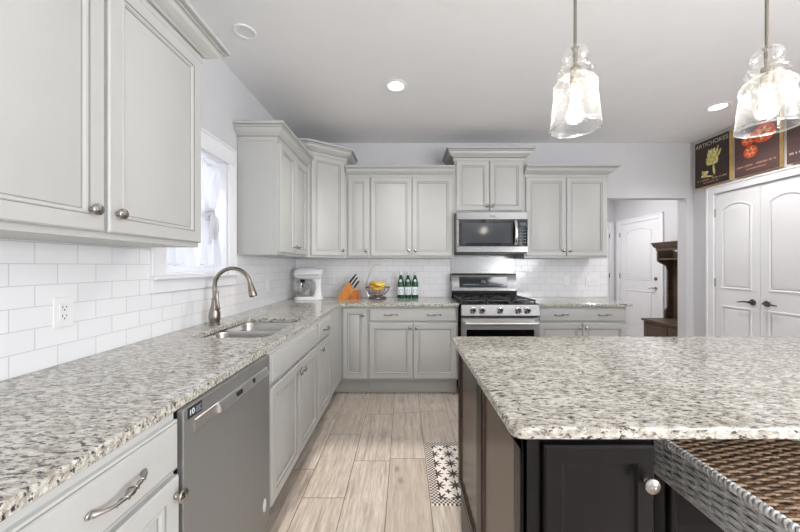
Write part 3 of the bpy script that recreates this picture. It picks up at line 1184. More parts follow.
# ------------------------------------------------------------------ dishwasher
DY0, DY1 = 0.872, 1.440
r = thing('dishwasher', 'slate grey dishwasher built in under the left granite counter', 'dishwasher', (-0.618, DY0, 0), PI / 2)
wd_ = DY1 - DY0
b = MB().box(0.003, wd_ - 0.003, 0.012, 0.6, 0.10, 0.882)
b.build('tub_body', dark_plastic, r)
MB().box(0.004, wd_ - 0.004, -0.006, 0.012, 0.125, 0.8835, bev=0.002).build('door_panel', slate_steel, r)
MB().box(0.0, wd_, 0.06, 0.2, 0.0, 0.12).build('toe_panel', dark_plastic, r)
# pocket bar handle
hb = MB()
hb.prism([(-0.006, 0.800), (-0.009, 0.801), (-0.009, 0.835), (-0.006, 0.837)], 0.05, 0.165, 'x')
hb.prism([(-0.006, 0.800), (-0.016, 0.802), (-0.020, 0.808), (-0.012, 0.835), (-0.006, 0.837)], 0.165, 0.53, 'x')
hb.build('bar_handle', bright_steel, r)
MB().box(0.265, 0.305, -0.0185, -0.012, 0.812, 0.828, bev=0.001).build('badge', dark_plastic, r)
MB().box(0.39, 0.405, -0.0185, -0.012, 0.815, 0.832, bev=0.001).build('badge', dark_plastic, r)
st = MB().box(0.022, 0.084, -0.0075, -0.0055, 0.849, 0.880).build('rating_sticker', dark_plastic, r)
text_obj('sticker_lettering', '10', 0.024, paper_white, st, (0.037, -0.008, 0.8645), (PI / 2, 0, 0))
b = MB()
for k in range(3):
    b.box(0.055, 0.08 - 0.006 * (k % 2), -0.0082, -0.0074, 0.8555 + 0.0065 * k, 0.8585 + 0.0065 * k)
b.build('sticker_small_print', ink_grey, st)
b = MB().lathe([(0.0, 0), (0.0145, 0), (0.0155, 0.0015), (0.0, 0.002)], 24, mat=Matrix.Translation((wd_ - 0.055, -0.006, 0.235)) @ Matrix.Rotation(PI / 2, 4, 'X') @ Matrix.Diagonal((1, 1.9, 1, 1)))
b.build('oval_badge', paper_white, r)

# ------------------------------------------------------------------ range
RXC = 0.93
r = thing('gas_range', 'stainless steel gas range between the two back base cabinets', 'range', (RXC, 3.06, 0))
h2 = 0.376
MB().box(-h2, h2, 0.03, 0.69, 0.03, 0.895).build('oven_body', black_matte, r)
b = MB().box(-h2, h2, 0.012, 0.61, 0.895, 0.914, bev=0.004)
b.build('cooktop', black_matte, r)
b = MB().prism([(0.03, 0.795), (-0.02, 0.80), (-0.026, 0.808), (-0.004, 0.908), (0.012, 0.917), (0.03, 0.917)], -h2, h2, 'x')
cp = b.build('control_panel', stainless, r)
nrm = Vector((0, -0.1, -0.022)).normalized()
for x in (-0.265, -0.178, -0.005, 0.170, 0.258):
    mt = Matrix.Translation((x, -0.0165, 0.858)) @ Matrix.Rotation(PI / 2 + 0.21, 4, 'X')
    b = MB().lathe([(0.0, 0), (0.03, 0), (0.031, 0.004), (0.026, 0.007), (0.024, 0.028), (0.022, 0.033), (0.0, 0.034)], 24, mat=mt)
    k = b.build('burner_knob', chrome, cp)
    b = MB().box(-0.0045, 0.0045, -0.021, 0.021, 0.03, 0.040, bev=0.002).xform(mt)
    b.build('knob_grip', stainless, k)
od = MB().box(-h2 + 0.003, h2 - 0.003, -0.012, 0.028, 0.245, 0.785, bev=0.005).build('oven_door', bright_steel, r)
MB().box(-h2 + 0.05, h2 - 0.05, -0.0135, -0.011, 0.33, 0.67, bev=0.001).build('oven_window', black_gloss, od)
b = MB().tube([(-h2 + 0.03, -0.058, 0.735), (h2 - 0.03, -0.058, 0.735)], 0.0165, 16)
for s in (-1, 1):
    b.box(s * (h2 - 0.055) - 0.012, s * (h2 - 0.055) + 0.012, -0.055, -0.01, 0.723, 0.747, bev=0.003)
b.build('oven_handle', bright_steel, od)
MB().box(-h2 + 0.003, h2 - 0.003, -0.008, 0.028, 0.06, 0.235, bev=0.005).build('storage_drawer', stainless, r)
for x in (-0.33, 0.33):
    MB().cyl((x, 0.1, 0), (x, 0.1, 0.035), 0.02, n=12).build('levelling_foot', dark_plastic, r)
# burners and grates
for x, y, rr in ((-0.235, 0.16, 0.05), (-0.235, 0.44, 0.04), (0.0, 0.30, 0.055), (0.235, 0.16, 0.045), (0.235, 0.44, 0.04)):
    b = MB().lathe([(0.0, 0.914), (rr, 0.914), (rr, 0.924), (rr * 0.8, 0.926), (rr * 0.8, 0.934), (rr * 0.55, 0.937), (0.0, 0.938)], 24, mat=Matrix.Translation((x, y, 0)))
    b.build('burner', cast_iron, r)
for x0 in (-0.368, -0.122, 0.124):
    x1 = x0 + 0.242
    b = MB()
    y0, y1 = 0.035, 0.585
    for x in (x0 + 0.012, x1 - 0.012):
        b.box(x - 0.006, x + 0.006, y0, y1, 0.938, 0.952, bev=0.002)
    for y in (y0 + 0.006, (y0 + y1) / 2, y1 - 0.006):
        b.box(x0 + 0.006, x1 - 0.006, y - 0.006, y + 0.006, 0.938, 0.952, bev=0.002)
    xm = (x0 + x1) / 2
    for yc in (0.16, 0.44):
        for a in range(4):
            dx, dy = math.cos(a * PI / 2 + PI / 4), math.sin(a * PI / 2 + PI / 4)
            b.tube([(xm + dx * 0.02, yc + dy * 0.02, 0.953), (xm + dx * 0.07, yc + dy * 0.07, 0.956), (xm + dx * 0.12, yc + dy * 0.12, 0.947)], 0.006, 8)
    for x in (x0 + 0.012, x1 - 0.012):
        for y in (y0 + 0.01, y1 - 0.01):
            b.box(x - 0.006, x + 0.006, y - 0.006, y + 0.006, 0.914, 0.94)
    b.build('grate', cast_iron, r)
# back guard with clock panel
bgd = MB().prism([(0.615, 0.914), (0.60, 0.94), (0.60, 1.0), (0.61, 1.0), (0.625, 1.18), (0.635, 1.196), (0.70, 1.196), (0.70, 0.914)], -h2, h2, 'x').build('back_guard', [stainless, black_matte], r)
for f in bgd.data.polygons:
    if f.center.z < 0.985 and f.normal.y < -0.3:
        f.material_index = 1
MB().box(-0.285, 0.265, 0.607, 0.618, 1.035, 1.16, bev=0.002).xform(Matrix.Translation((0, -0.004, 0))).build('clock_panel', black_gloss, bgd)
b = MB().box(-0.25, -0.06, 0.6015, 0.6032, 1.068, 1.075)
b.build('panel_marking', ink_grey, bgd)
b = MB().box(0.045, 0.225, 0.6015, 0.6032, 1.068, 1.075)
b.build('panel_marking', ink_grey, bgd)
b = MB().box(-0.035, 0.02, 0.6015, 0.6032, 1.085, 1.12)
b.build('clock_display', display_emit, bgd)

o = MB().box(RXC - 0.381, RXC + 0.381, YB - T - 0.004, YB - T - 0.0005, 1.10, 1.398).build('steel_splash_panel', stainless)
tag(o, 'plain stainless steel splash panel on the wall behind the range, under the microwave', 'splash panel')

# ------------------------------------------------------------------ microwave
r = thing('microwave_oven', 'stainless steel over-the-range microwave with a black glass door', 'microwave', (RXC, 3.345, 1.428))
hw = 0.3785
MB().box(-hw, hw, 0.02, 0.43, 0.0, 0.426).build('oven_case', stainless, r)
fr = MB()
fr.box(-hw, hw, -0.015, 0.02, 0.345, 0.426, bev=0.004)
fr.box(-hw, hw, -0.015, 0.02, 0.0, 0.066, bev=0.004)
fr.box(-hw, -hw + 0.028, -0.015, 0.02, 0.066, 0.345, bev=0.002)
fr.build('door_frame', stainless, r)
dm = MB().box(-hw + 0.026, 0.272, -0.013, 0.02, 0.066, 0.345).build('glass_door', black_gloss, r)
b = MB()
rect = (-hw + 0.06, 0.20, 0.10, 0.31)
b.box(rect[0], rect[1], -0.0142, -0.0132, rect[2], rect[3])
b.build('door_window', M('mesh_window', sr(52, 54, 58), 0.12, var=0.05, scale=200), dm, smooth=0)
MB().box(0.273, hw - 0.006, -0.013, 0.02, 0.066, 0.345).build('control_panel', black_gloss, r)
MB().box(hw - 0.006, hw, -0.015, 0.02, 0.066, 0.345).build('side_trim', stainless, r)
b = MB()
for j in range(5):
    for i in range(3):
        b.box(0.288 + i * 0.026, 0.303 + i * 0.026, -0.0142, -0.0128, 0.10 + j * 0.032, 0.108 + j * 0.032)
b.build('keypad', ink_grey, r)
MB().box(0.288, 0.355, -0.0142, -0.0128, 0.285, 0.315).build('clock_display', display_emit, r)
b = MB()
pts = []
for i in range(13):
    t = i / 12
    pts.append((0.245, -0.018 - 0.03 * math.sin(PI * t) ** 0.6, 0.08 + 0.25 * t))
b.tube(pts, 0.012, 12, sx=1.4)
b.build('door_handle', chrome, r)
b = MB().box(-0.025, 0.03, -0.0162, -0.0148, 0.374, 0.388)
b.build('badge', ink_grey, r)
MB().box(-hw + 0.01, hw - 0.01, 0.0, 0.42, -0.012, 0.0).build('vent_base', black_matte, r)

# ------------------------------------------------------------------ island
IX0, IX1, IY0, IY1 = 0.25, 2.62, 0.724, 1.663
r = thing('island_cabinet', 'dark espresso island end cabinet with panelled flank and one knobbed door, nearest the viewer', 'cabinet', (0.28, 0.75, 0), 0, 'dark island cabinets')
EM = [espresso, espresso]
bd = 0.885            # depth to the far side
MB().box(0.012, 0.31, 0.012, bd - 0.012, 0.0, 0.884).build('cabinet_body', espresso, r)
PAN = [(0, 0, 0), (0, -0.008, 0), (0.004, -0.012, 0), (0.012, -0.012, 0), (0.018, 0.002, 0), (0.024, 0.004, 0)]
# left flank: rails and stiles with two recessed panels; local frame turned so that the face looks to -X
b = MB()


def flank(b, u0, u1, z0, z1):
    b.box(0.0, 0.014, u0, u1, z0, z1, bev=0.0025)


flank(b, 0.0, 0.055, 0.0, 0.884)
flank(b, 0.395, 0.475, 0.175, 0.884)
flank(b, bd - 0.04, bd, 0.175, 0.884)
flank(b, 0.0, bd, 0.84, 0.884)
flank(b, 0.0, bd, 0.175, 0.205)
flank(b, 0.0, bd - 0.09, 0.0, 0.172)
b.build('side_frame', espresso, r)
for u0, u1 in ((0.055, 0.395), (0.475, bd - 0.04)):
    bb = MB()
    w_, z0_, z1_ = u1 - u0, 0.205, 0.84
    bb.panel(0, w_, z0_, z1_, [(0, 0.012, 0), (0, 0.004, 0), (0.006, 0.002, 0), (0.012, 0.009, 0), (0.03, 0.010, 0)])
    bb.xform(Matrix.Translation((0, u1, 0)) @ Matrix.Rotation(-PI / 2, 4, 'Z'))
    bb.build('side_panel', espresso_panel, r)
# front frame and door (faces -Y)
b = MB()
b.box(0.0, 0.044, 0.0, 0.014, 0.0, 0.884, bev=0.003)
b.box(0.044, 0.31, 0.004, 0.016, 0.10, 0.884)
b.box(0.044, 0.31, 0.004, 0.016, 0.0, 0.10)
b.build('front_frame', espresso, r)
IDOOR = [(0, 0.004, 0), (0, -0.012, 0), (0.005, -0.017, 0), (0.040, -0.017, 0), (0.044, -0.010, 0), (0.050, -0.008, 0), (0.056, -0.0085, 0)]
d = MB().panel(0.046, 0.303, 0.12, 0.866, IDOOR).build('cabinet_door', EM, r)
kb = hang(KM, 'knob', d, (0.279, -0.017, 0.788))
# long unit behind the knee space, doors facing the range
r = thing('island_cabinet', 'long dark espresso island cabinet set back under the granite top, behind the wicker stool', 'cabinet', (0.28, 0.75, 0), 0, 'dark island cabinets')
MB().box(0.311, 2.28, 0.473, bd - 0.012, 0.10, 0.884).box(0.311, 2.28, 0.473, bd - 0.10, 0, 0.10).build('cabinet_body', espresso, r)
for x0, x1 in ((0.32, 0.78), (0.79, 1.25), (1.26, 1.72), (1.73, 2.22)):
    bb = MB().panel(0, x1 - x0, 0.12, 0.866, IDOOR)
    bb.xform(Matrix.Translation((x1, bd - 0.008, 0)) @ Matrix.Rotation(PI, 4, 'Z'))
    bb.build('cabinet_door', EM, r)
# knee-space back panel
MB().box(0.312, 2.28, 0.458, 0.472, 0.0, 0.884).build('knee_panel', espresso, r)
top = slab('countertop', round_rect(IX0, IX1, IY0, IY1, 0.028, 6), [], 0.8845, CT, granite, 0.006)
tag(top, 'large speckled granite island top filling the right foreground', 'countertop', 'speckled granite countertops')

# rug
o = MB().box(0, 1.2, 0, 0.60, 0, 0.006, bev=0.002).build('kitchen_mat', mk_rug(), None, (0.15, 1.69, 0.0005))
tag(o, 'black and white star-patterned kitchen mat lying behind the island', 'mat')

# ------------------------------------------------------------------ wicker counter stool
r = thing('counter_stool', 'woven wicker counter stool with a flat grey-brown seat tucked under the island top', 'stool', (0.95, 0.66, 0))
sw, sd, zt, zb = 0.47, 0.53, 0.652, 0.508
b = MB().box(0.012, sw - 0.012, 0.012, sd - 0.012, zb + 0.02, zt - 0.014)
b.build('seat_core', M('core_wood', sr(52, 40, 32), 0.7), r)
# apron weave: four sides, horizontal strands waving around upright stakes
b = MB()
rows, sp = 11, (zt - zb - 0.02) / 11


def strand_side(b, p0, p1, nrm, z, ph, stake):
    p0, p1, nrm = Vector(p0), Vector(p1), Vector(nrm)
    L = (p1 - p0).length
    n = max(8, int(L / stake) * 4)
    pts = []
    for i in range(n + 1):
        t = i / n
        s = math.sin(t * L / stake * PI + ph)
        pts.append(p0.lerp(p1, t) + nrm * (0.004 + 0.0034 * s) + Vector((0, 0, z)))
    b.tube(pts, 0.0052, 6)


sides = [((0, 0, 0), (0, sd, 0), (-1, 0, 0)), ((0, 0, 0), (sw, 0, 0), (0, -1, 0)), ((sw, 0, 0), (sw, sd, 0), (1, 0, 0)), ((0, sd, 0), (sw, sd, 0), (0, 1, 0))]
for p0, p1, nr in sides:
    for k in range(rows):
        strand_side(b, p0, p1, nr, zb + 0.008 + sp * (k + 0.5), PI * (k % 2), 0.045)
    L = (Vector(p1) - Vector(p0)).length
    for i in range(int(L / 0.045) + 1):
        q = Vector(p0) + (Vector(p1) - Vector(p0)).normalized() * min(L, (i + 0.0) * 0.045)
        q += Vector(nr) * 0.004
        b.cyl((q.x, q.y, zb), (q.x, q.y, zt - 0.01), 0.0042, n=6)
b.build('woven_apron', wicker_grey, r)
# seat weave
b = MB()
n = 42
for k in range(n):
    y = 0.014 + (sd - 0.028) * k / (n - 1)
    pts = []
    m_ = 44
    for i in range(m_ + 1):
        x = 0.008 + (sw - 0.016) * i / m_
        pts.append((x, y, zt - 0.008 + 0.003 * math.sin(x / 0.05 * PI + PI * (k % 2))))
    b.tube(pts, 0.0050, 6)
for i in range(int(sw / 0.032)):
    x = 0.016 + 0.032 * i
    b.cyl((x, 0.01, zt - 0.008), (x, sd - 0.01, zt - 0.008), 0.0045, n=6)
b.build('woven_seat', wicker_brown, r)
# wrapped border
b = MB()
for p0, p1, nr in sides:
    p0, p1 = Vector(p0), Vector(p1)
    L = (p1 - p0).length
    dr = (p1 - p0).normalized()
    turns = int(L / 0.013)
    pts = []
    up = Vector((0, 0, 1))
    for i in range(turns * 8 + 1):
        a = 2 * PI * i / 8
        pts.append(p0 + dr * (L * i / (turns * 8)) + Vector(nr) * (0.010 * math.cos(a)) + up * (zt - 0.007 + 0.010 * math.sin(a)))
    b.tube(pts, 0.0048, 6)
for p0, p1, nr in sides:
    q0, q1 = Vector(p0) + Vector(nr) * 0.005, Vector(p1) + Vector(nr) * 0.005
    b.cyl((q0.x, q0.y, zb + 0.002), (q1.x, q1.y, zb + 0.002), 0.006, n=8)
b.build('woven_border', wicker_grey, r)
for x in (0.03, sw - 0.03):
    for y in (0.03, sd - 0.03):
        MB().tube([(x, y, 0), (x, y, zb + 0.03)], [0.015, 0.019], 12).build('leg', espresso, r)
b = MB()
for y in (0.03, sd - 0.03):
    b.cyl((0.03, y, 0.2), (sw - 0.03, y, 0.2), 0.011, n=10)
for x in (0.03, sw - 0.03):
    b.cyl((x, 0.03, 0.16), (x, sd - 0.03, 0.16), 0.011, n=10)
b.build('stretcher', espresso, r)

# ------------------------------------------------------------------ pendants
r = thing('pendant_lamp', 'seeded glass pendant lamp on the left, hanging over the island nearer the range', 'lamp', (0.65, 1.2, 1.805), 0, 'pendant lamps over the island')
gp = [(0.087, 0.0), (0.0885, 0.003), (0.086, 0.02), (0.079, 0.10), (0.0735, 0.135), (0.077, 0.15), (0.0755, 0.166), (0.063, 0.184), (0.052, 0.191), (0.046, 0.197),
      (0.050, 0.202), (0.061, 0.208), (0.063, 0.214), (0.056, 0.221), (0.044, 0.225), (0.050, 0.230), (0.055, 0.235), (0.050, 0.241), (0.037, 0.246), (0.041, 0.252), (0.0475, 0.264), (0.0465, 0.279), (0.039, 0.294), (0.026, 0.305), (0.012, 0.309)]
b = MB().lathe(gp, 40, cap=False)
sh = b.build('glass_shade', seeded_glass, r, smooth=60)
b = MB().tube([(0.0872 * math.cos(2 * PI * i / 48), 0.0872 * math.sin(2 * PI * i / 48), 0.001) for i in range(48)], 0.003, 8, closed=True)
b.build('shade_rim', mk_clear('rim_glass', (0.95, 0.95, 0.94, 1), 0.8, 0.05, 0.35), sh)
b = MB().lathe([(0.0, 0.314), (0.011, 0.313), (0.014, 0.306), (0.0085, 0.300), (0.007, 0.235), (0.0175, 0.232), (0.0185, 0.17), (0.015, 0.165), (0.0, 0.165)], 20)
b.build('lamp_socket', nickel, r)
b = MB().cyl((0, 0, 0.31), (0, 0, CEIL - 1.805 - 0.02), 0.0058, n=12)
b.build('pendant_rod', nickel, r)
b = MB().lathe([(0.0, 0.951), (0.062, 0.951), (0.062, 0.94), (0.05, 0.931), (0.012, 0.926), (0.0, 0.926)], 28)
b.build('ceiling_canopy', nickel, r)
b = MB().lathe([(0.0, 0.052), (0.012, 0.053), (0.024, 0.062), (0.03, 0.08), (0.029, 0.10), (0.021, 0.13), (0.014, 0.15), (0.0135, 0.165)], 24, cap=False)
bl = b.build('light_bulb', bulb_glass, r, smooth=60)
b = MB()
pts = []
for i in range(60):
    a = i * 0.9
    pts.append((0.008 * math.cos(a), 0.008 * math.sin(a), 0.075 + 0.07 * i / 59))
b.tube(pts, 0.0022, 6)
b.build('filament', filament, bl)
r2 = dup(r, (1.378, 1.2, 1.805), 'seeded glass pendant lamp on the right, in front of the tomato sign')
for rr in (r, r2):
    light('pendant_glow', 'POINT', (rr.location.x, rr.location.y, 1.90), 1.9, (1.0, 0.955, 0.9), radius=0.03)

# ------------------------------------------------------------------ downlights
def downlight(x, y, label, lit, sc=1.0):
    r = thing('recessed_downlight', label, 'ceiling light', (x, y, CEIL), 0, 'round recessed ceiling lights')
    b = MB().lathe([(q * sc, z) for q, z in [(0.062, -0.001), (0.064, -0.006), (0.082, -0.008), (0.09, -0.004), (0.091, -0.0005)]], 36, cap=False)
    b.build('trim_ring', white_paint, r)
    b = MB().lathe([(0.0, -0.002), (0.04 * sc, -0.0022), (0.064 * sc, -0.003)], 32, cap=False)
    b.build('lens', lamp_emit if lit else M('unlit_lens', sr(232, 232, 233), 0.5), r)
    if lit:
        light('downlight_beam', 'SPOT', (x, y, CEIL - 0.03), 40, (1, 0.975, 0.945), (0, 0, 0), spot=2.3, blend=0.9, radius=0.07)


downlight(-0.065, 2.58, 'round lit recessed light in the middle of the ceiling, before the back cabinets', True)
downlight(2.90, 2.92, 'round lit recessed light at the right, beside the right pendant lamp', True)
downlight(-1.0, 1.985, 'round unlit recessed light above the sink window, near the left crown molding', False, 0.76)

# ------------------------------------------------------------------ curtains
def curtain(label, yc, top_half, hem_half, knot_dir):
    r = thing('cafe_curtain', label, 'curtain', (XW - 0.045, yc, 0), 0, 'white sheer window curtains')
    Zt, Zk, Zh = 2.0, 1.635, 1.29
    nu, nv = 60, 44
    b = MB()
    rows = []
    for j in range(nv + 1):
        z = Zt + (Zh - Zt) * j / nv
        if z > Zk:
            t = (Zt - z) / (Zt - Zk)
            hw_ = top_half * (1 - t ** 2.2) + 0.032 * t ** 2.2
            c = knot_dir * 0.03 * (1 - t)
        else:
            t = (Zk - z) / (Zk - Zh)
            hw_ = 0.032 + (hem_half - 0.032) * (t ** 0.8)
            c = 0.0
        amp = 0.016 if z > Zk else 0.022
        row = []
        for i in range(nu + 1):
            u = -1 + 2 * i / nu
            pin = math.exp(-((z - Zk) / 0.05) ** 2)
            x = amp * math.sin(u * 14 + 0.6 * math.sin(z * 9)) * (1 - 0.35 * pin) + 0.012 * math.sin(u * 5.2 + z * 6)
            y = c + u * hw_ + 0.006 * math.sin(z * 23 + u * 9)
            row.append((x, y, z + 0.008 * math.sin(u * 11) * (1 if j == nv else 0)))
        rows.append(row)
    b.loops(rows, closed_u=False, cap0=False, cap1=False)
    b.build('curtain_panel', sheer, r, smooth=80, recalc=False)
    b = MB()
    for k in range(3):
        pts = []
        for i in range(24):
            a = 2 * PI * i / 24
            pts.append((0.03 * math.cos(a) * (1 + 0.15 * math.sin(3 * a + k)), 0.042 * math.sin(a) * (1 + 0.12 * math.sin(2 * a + k)), Zk + 0.018 * (k - 1) + 0.012 * math.sin(2 * a + k)))
        b.tube(pts, 0.012, 8, closed=True)
    b.tube([(0.03, 0.0, Zk + 0.01), (0.05, 0.012, Zk - 0.03), (0.045, 0.03, Zk - 0.10), (0.04, 0.035, Zk - 0.17)], [0.012, 0.016, 0.017, 0.007], 8)
    b.tube([(0.03, -0.005, Zk + 0.01), (0.048, -0.02, Zk - 0.04), (0.044, -0.028, Zk - 0.12), (0.04, -0.03, Zk - 0.2)], [0.012, 0.015, 0.016, 0.006], 8)
    b.build('tie_knot', sheer, r, smooth=80)
    return r


curtain('white knotted sheer curtain on the far side of the sink window, beside the cabinet', 2.16, 0.14, 0.125, 1)
curtain('white knotted sheer curtain at the near side of the sink window, behind the foreground cabinet', 1.868, 0.145, 0.135, -1)
r = tag(MB().cyl((XW - 0.045, WY0 + 0.015, 1.985), (XW - 0.045, WY1 - 0.015, 1.985), 0.008, n=12).build('curtain_rod', white_paint), 'thin white curtain rod across the top of the sink window', 'curtain rod')

# ------------------------------------------------------------------ outlets and switches
def plate(label, loc, rz, gangs, kind, name):
    r = thing(name, label, 'outlet' if kind == 'outlet' else 'switch', loc, rz, 'white wall plates')
    w_ = 0.072 + 0.046 * (gangs - 1)
    MB().box(-w_ / 2, w_ / 2, -0.006, 0, -0.058, 0.058, bev=0.003).build('cover_plate', plastic_white, r)
    for gk in range(gangs):
        x = (gk - (gangs - 1) / 2) * 0.046
        if kind == 'outlet':
            MB().box(x - 0.017, x + 0.017, -0.0085, -0.005, -0.034, 0.034, bev=0.002).build('receptacle', plastic_white, r)
            b = MB()
            for z in (-0.02, 0.013):
                b.box(x - 0.008, x - 0.0055, -0.0092, -0.008, z + 0.002, z + 0.011).box(x + 0.0055, x + 0.008, -0.0092, -0.008, z + 0.003, z + 0.010)
                b.box(x - 0.0025, x + 0.0025, -0.0092, -0.008, z - 0.007, z - 0.002)
            b.build('slot', plastic_slot, r)
        else:
            b = MB().prism([(-0.005, -0.032), (-0.008, -0.030), (-0.0105, 0.0), (-0.008, 0.030), (-0.005, 0.032)], x - 0.016, x + 0.016, 'x')
            b.build('rocker', plastic_white, r)
    return r


plate('white double outlet on the left tile wall above the dishwasher', (XW + T, 1.195, 1.11), PI / 2, 1, 'outlet', 'wall_outlet')
plate('white outlet on the left tile wall between faucet and stand mixer', (XW + T, 3.0, 1.10), PI / 2, 1, 'outlet', 'wall_outlet')
plate('white outlet on the back tile wall between stand mixer and knife block', (-0.865, YB - T, 1.12), 0, 1, 'outlet', 'wall_outlet')
plate('white single switch plate on the back tile wall right of the range', (1.935, YB - T, 1.112), 0, 1, 'switch', 'light_switch')
plate('wide white three-gang switch plate at the right end of the back tile wall', (2.245, YB - T, 1.11), 0, 3, 'switch', 'light_switch')

# ------------------------------------------------------------------ stand mixer (head points to -X)
r = thing('stand_mixer', 'white stand mixer with a glass bowl in the back left corner of the counter', 'mixer', (-1.055, 3.53, CT + 0.001), 0.12)
b = MB()
rings = []
for z, ins in ((0.0, 0.0), (0.012, 0.0), (0.022, 0.006), (0.03, 0.02)):
    rings.append([(x, y, z) for x, y in offset_poly(round_rect(-0.165, 0.15, -0.10, 0.10, 0.085, 8), ins)])
b.loops(rings)
b.build('mixer_base', enamel_white, r, smooth=50)
b = MB()
rings = []
for z, x0, x1, hw_ in ((0.02, 0.03, 0.145, 0.07), (0.06, 0.055, 0.135, 0.052), (0.12, 0.062, 0.128, 0.045), (0.18, 0.055, 0.13, 0.046), (0.225, 0.03, 0.135, 0.052)):
    rings.append([(x, y, z) for x, y in round_rect(x0, x1, -hw_, hw_, 0.03, 6)])
b.loops(rings)
b.build('mixer_column', enamel_white, r, smooth=60)
b = MB()
rings = []
for x, rr, zc in ((0.145, 0.03, 0.285), (0.14, 0.052, 0.285), (0.11, 0.066, 0.285), (0.03, 0.073, 0.287), (-0.06, 0.072, 0.287), (-0.12, 0.064, 0.285), (-0.15, 0.052, 0.283), (-0.163, 0.03, 0.28)):
    rings.append([(x, rr * math.cos(2 * PI * i / 24), zc + rr * math.sin(2 * PI * i / 24) * 0.95) for i in range(24)])
b.loops(rings)
hd = b.build('motor_head', enamel_white, r, smooth=60)
MB().lathe([(0.0, 0), (0.022, 0), (0.022, 0.012), (0.014, 0.02), (0.0, 0.021)], 20, mat=Matrix.Translation((-0.158, 0, 0.282)) @ Matrix.Rotation(-PI / 2, 4, 'Y')).build('attachment_hub', chrome, hd)
b = MB()
pts = [(-0.145 + 0.0 * i, 0, 0) for i in range(1)]
b.tube([(x, -0.074, 0.27) for x in (-0.12, -0.05, 0.03, 0.11)], 0.004, 8)
b.build('trim_band', chrome, hd)
b = MB().cyl((-0.075, 0, 0.22), (-0.075, 0, 0.185), 0.028, 0.022, 20).cyl((-0.075, 0, 0.19), (-0.075, 0, 0.13), 0.008, n=12)
b.build('beater_shaft', black_matte, hd)
b = MB()
for k in range(4):
    a = k * PI / 4
    pts = []
    for i in range(13):
        t = i / 12 * PI
        pts.append((-0.075 + math.cos(a) * 0.04 * math.sin(t) * (1 if i < 99 else 1), math.sin(a) * 0.04 * math.sin(t), 0.15 - 0.09 * i / 12))
    b.tube(pts, 0.0018, 6)
b.build('wire_whisk', chrome, hd)
b = MB().lathe([(0.0, 0.034), (0.05, 0.034), (0.052, 0.04), (0.075, 0.062), (0.096, 0.10), (0.104, 0.15), (0.105, 0.185), (0.108, 0.188), (0.103, 0.188), (0.1, 0.15), (0.092, 0.102), (0.072, 0.066), (0.0, 0.045)], 32, mat=Matrix.Translation((-0.068, 0, 0)))
b.build('mixing_bowl', mixer_glass, r, smooth=60)
b = MB().tube([(-0.068, -0.104, 0.165), (-0.072, -0.14, 0.165), (-0.075, -0.15, 0.13), (-0.072, -0.135, 0.095), (-0.068, -0.094, 0.092)], 0.007, 10)
b.build('bowl_handle', mixer_glass, r, smooth=60)

# ------------------------------------------------------------------ knife block and knives
KX, KY = -0.60, 3.60
r = thing('knife_block', 'honey-coloured wooden knife block leaning right, beside the stand mixer', 'knife block', (KX, KY, CT + 0.001), 0.0)
b = MB().prism([(-0.15, 0.0), (-0.035, 0.0), (0.036, 0.098), (-0.036, 0.188)], -0.05, 0.05, 'y')
b.build('slanted_block', bamboo, r, smooth=0)
b = MB().prism([(-0.034, 0.0), (0.10, 0.0), (0.10, 0.092), (0.033, 0.097)], -0.05, 0.05, 'y')
b.build('front_step', bamboo_dark, r, smooth=0)
ax = Vector((0.071, 0, 0.098)).normalized()


def knife(label, p, ln, rr):
    k = thing('kitchen_knife', label, 'knife', (KX + p[0], KY + p[1], CT + 0.001 + p[2]), 0, 'knives in the wooden block')
    p0 = Vector((0, 0, 0))
    MB().tube([p0, p0 + ax * 0.006], 0.0035, 8).build('blade', stainless, k)
    MB().tube([p0 + ax * 0.004, p0 + ax * 0.015], rr * 1.05, 10, sx=0.7).build('bolster', chrome, k)
    MB().tube([p0 + ax * 0.014, p0 + ax * (ln * 0.4), p0 + ax * (ln * 0.8), p0 + ax * ln], [rr * 0.9, rr, rr * 0.95, rr * 0.8], 12, sx=0.7).build('knife_handle', dark_plastic, k)


knife('black-handled kitchen knife standing highest at the back of the block', (-0.024, 0.028, 0.1745), 0.125, 0.0095)
knife('black-handled kitchen knife at the front of the top row of the block', (-0.022, -0.026, 0.172), 0.115, 0.0095)
knife('black-handled kitchen knife in the middle of the second row of the block', (0.0, 0.004, 0.1445), 0.12, 0.009)
knife('black-handled kitchen knife at the front of the second row of the block', (0.002, -0.034, 0.142), 0.12, 0.009)
knife('short black-handled knife in the lowest row, above the red-brown step', (0.025, -0.02, 0.1135), 0.105, 0.0085)
knife('short black-handled knife at the back of the lowest row, near the fruit basket', (0.025, 0.024, 0.1135), 0.105, 0.0085)

# ------------------------------------------------------------------ fruit basket with banana hook
FX, FY = -0.30, 3.60
r = thing('fruit_basket', 'wire fruit basket with an arched banana hook, between knife block and green bottles', 'basket', (FX, FY, CT + 0.001))
b = MB().lathe([(0.0, 0), (0.10, 0), (0.105, 0.004), (0.10, 0.012), (0.09, 0.02), (0.0, 0.02)], 32)
b.build('basket_foot', M('grey_metal', sr(120, 122, 130), 0.35, 0.9), r)
b = MB()
prof = [(0.03, 0.03), (0.07, 0.04), (0.105, 0.065), (0.128, 0.10), (0.138, 0.13)]
for rr, z in (prof[0], prof[2], prof[4]):
    b.tube([(rr * math.cos(2 * PI * i / 36), rr * math.sin(2 * PI * i / 36), z) for i in range(36)], 0.0028 if rr < 0.13 else 0.004, 6, closed=True)
for k in range(14):
    a = 2 * PI * k / 14
    b.tube([(rr * math.cos(a), rr * math.sin(a), z) for rr, z in prof], 0.0024, 6)
b.cyl((0, 0, 0.02), (0, 0, 0.032), 0.03, n=16)
b.build('wire_bowl', M('copper_wire', sr(150, 96, 52), 0.35, 0.9), r)
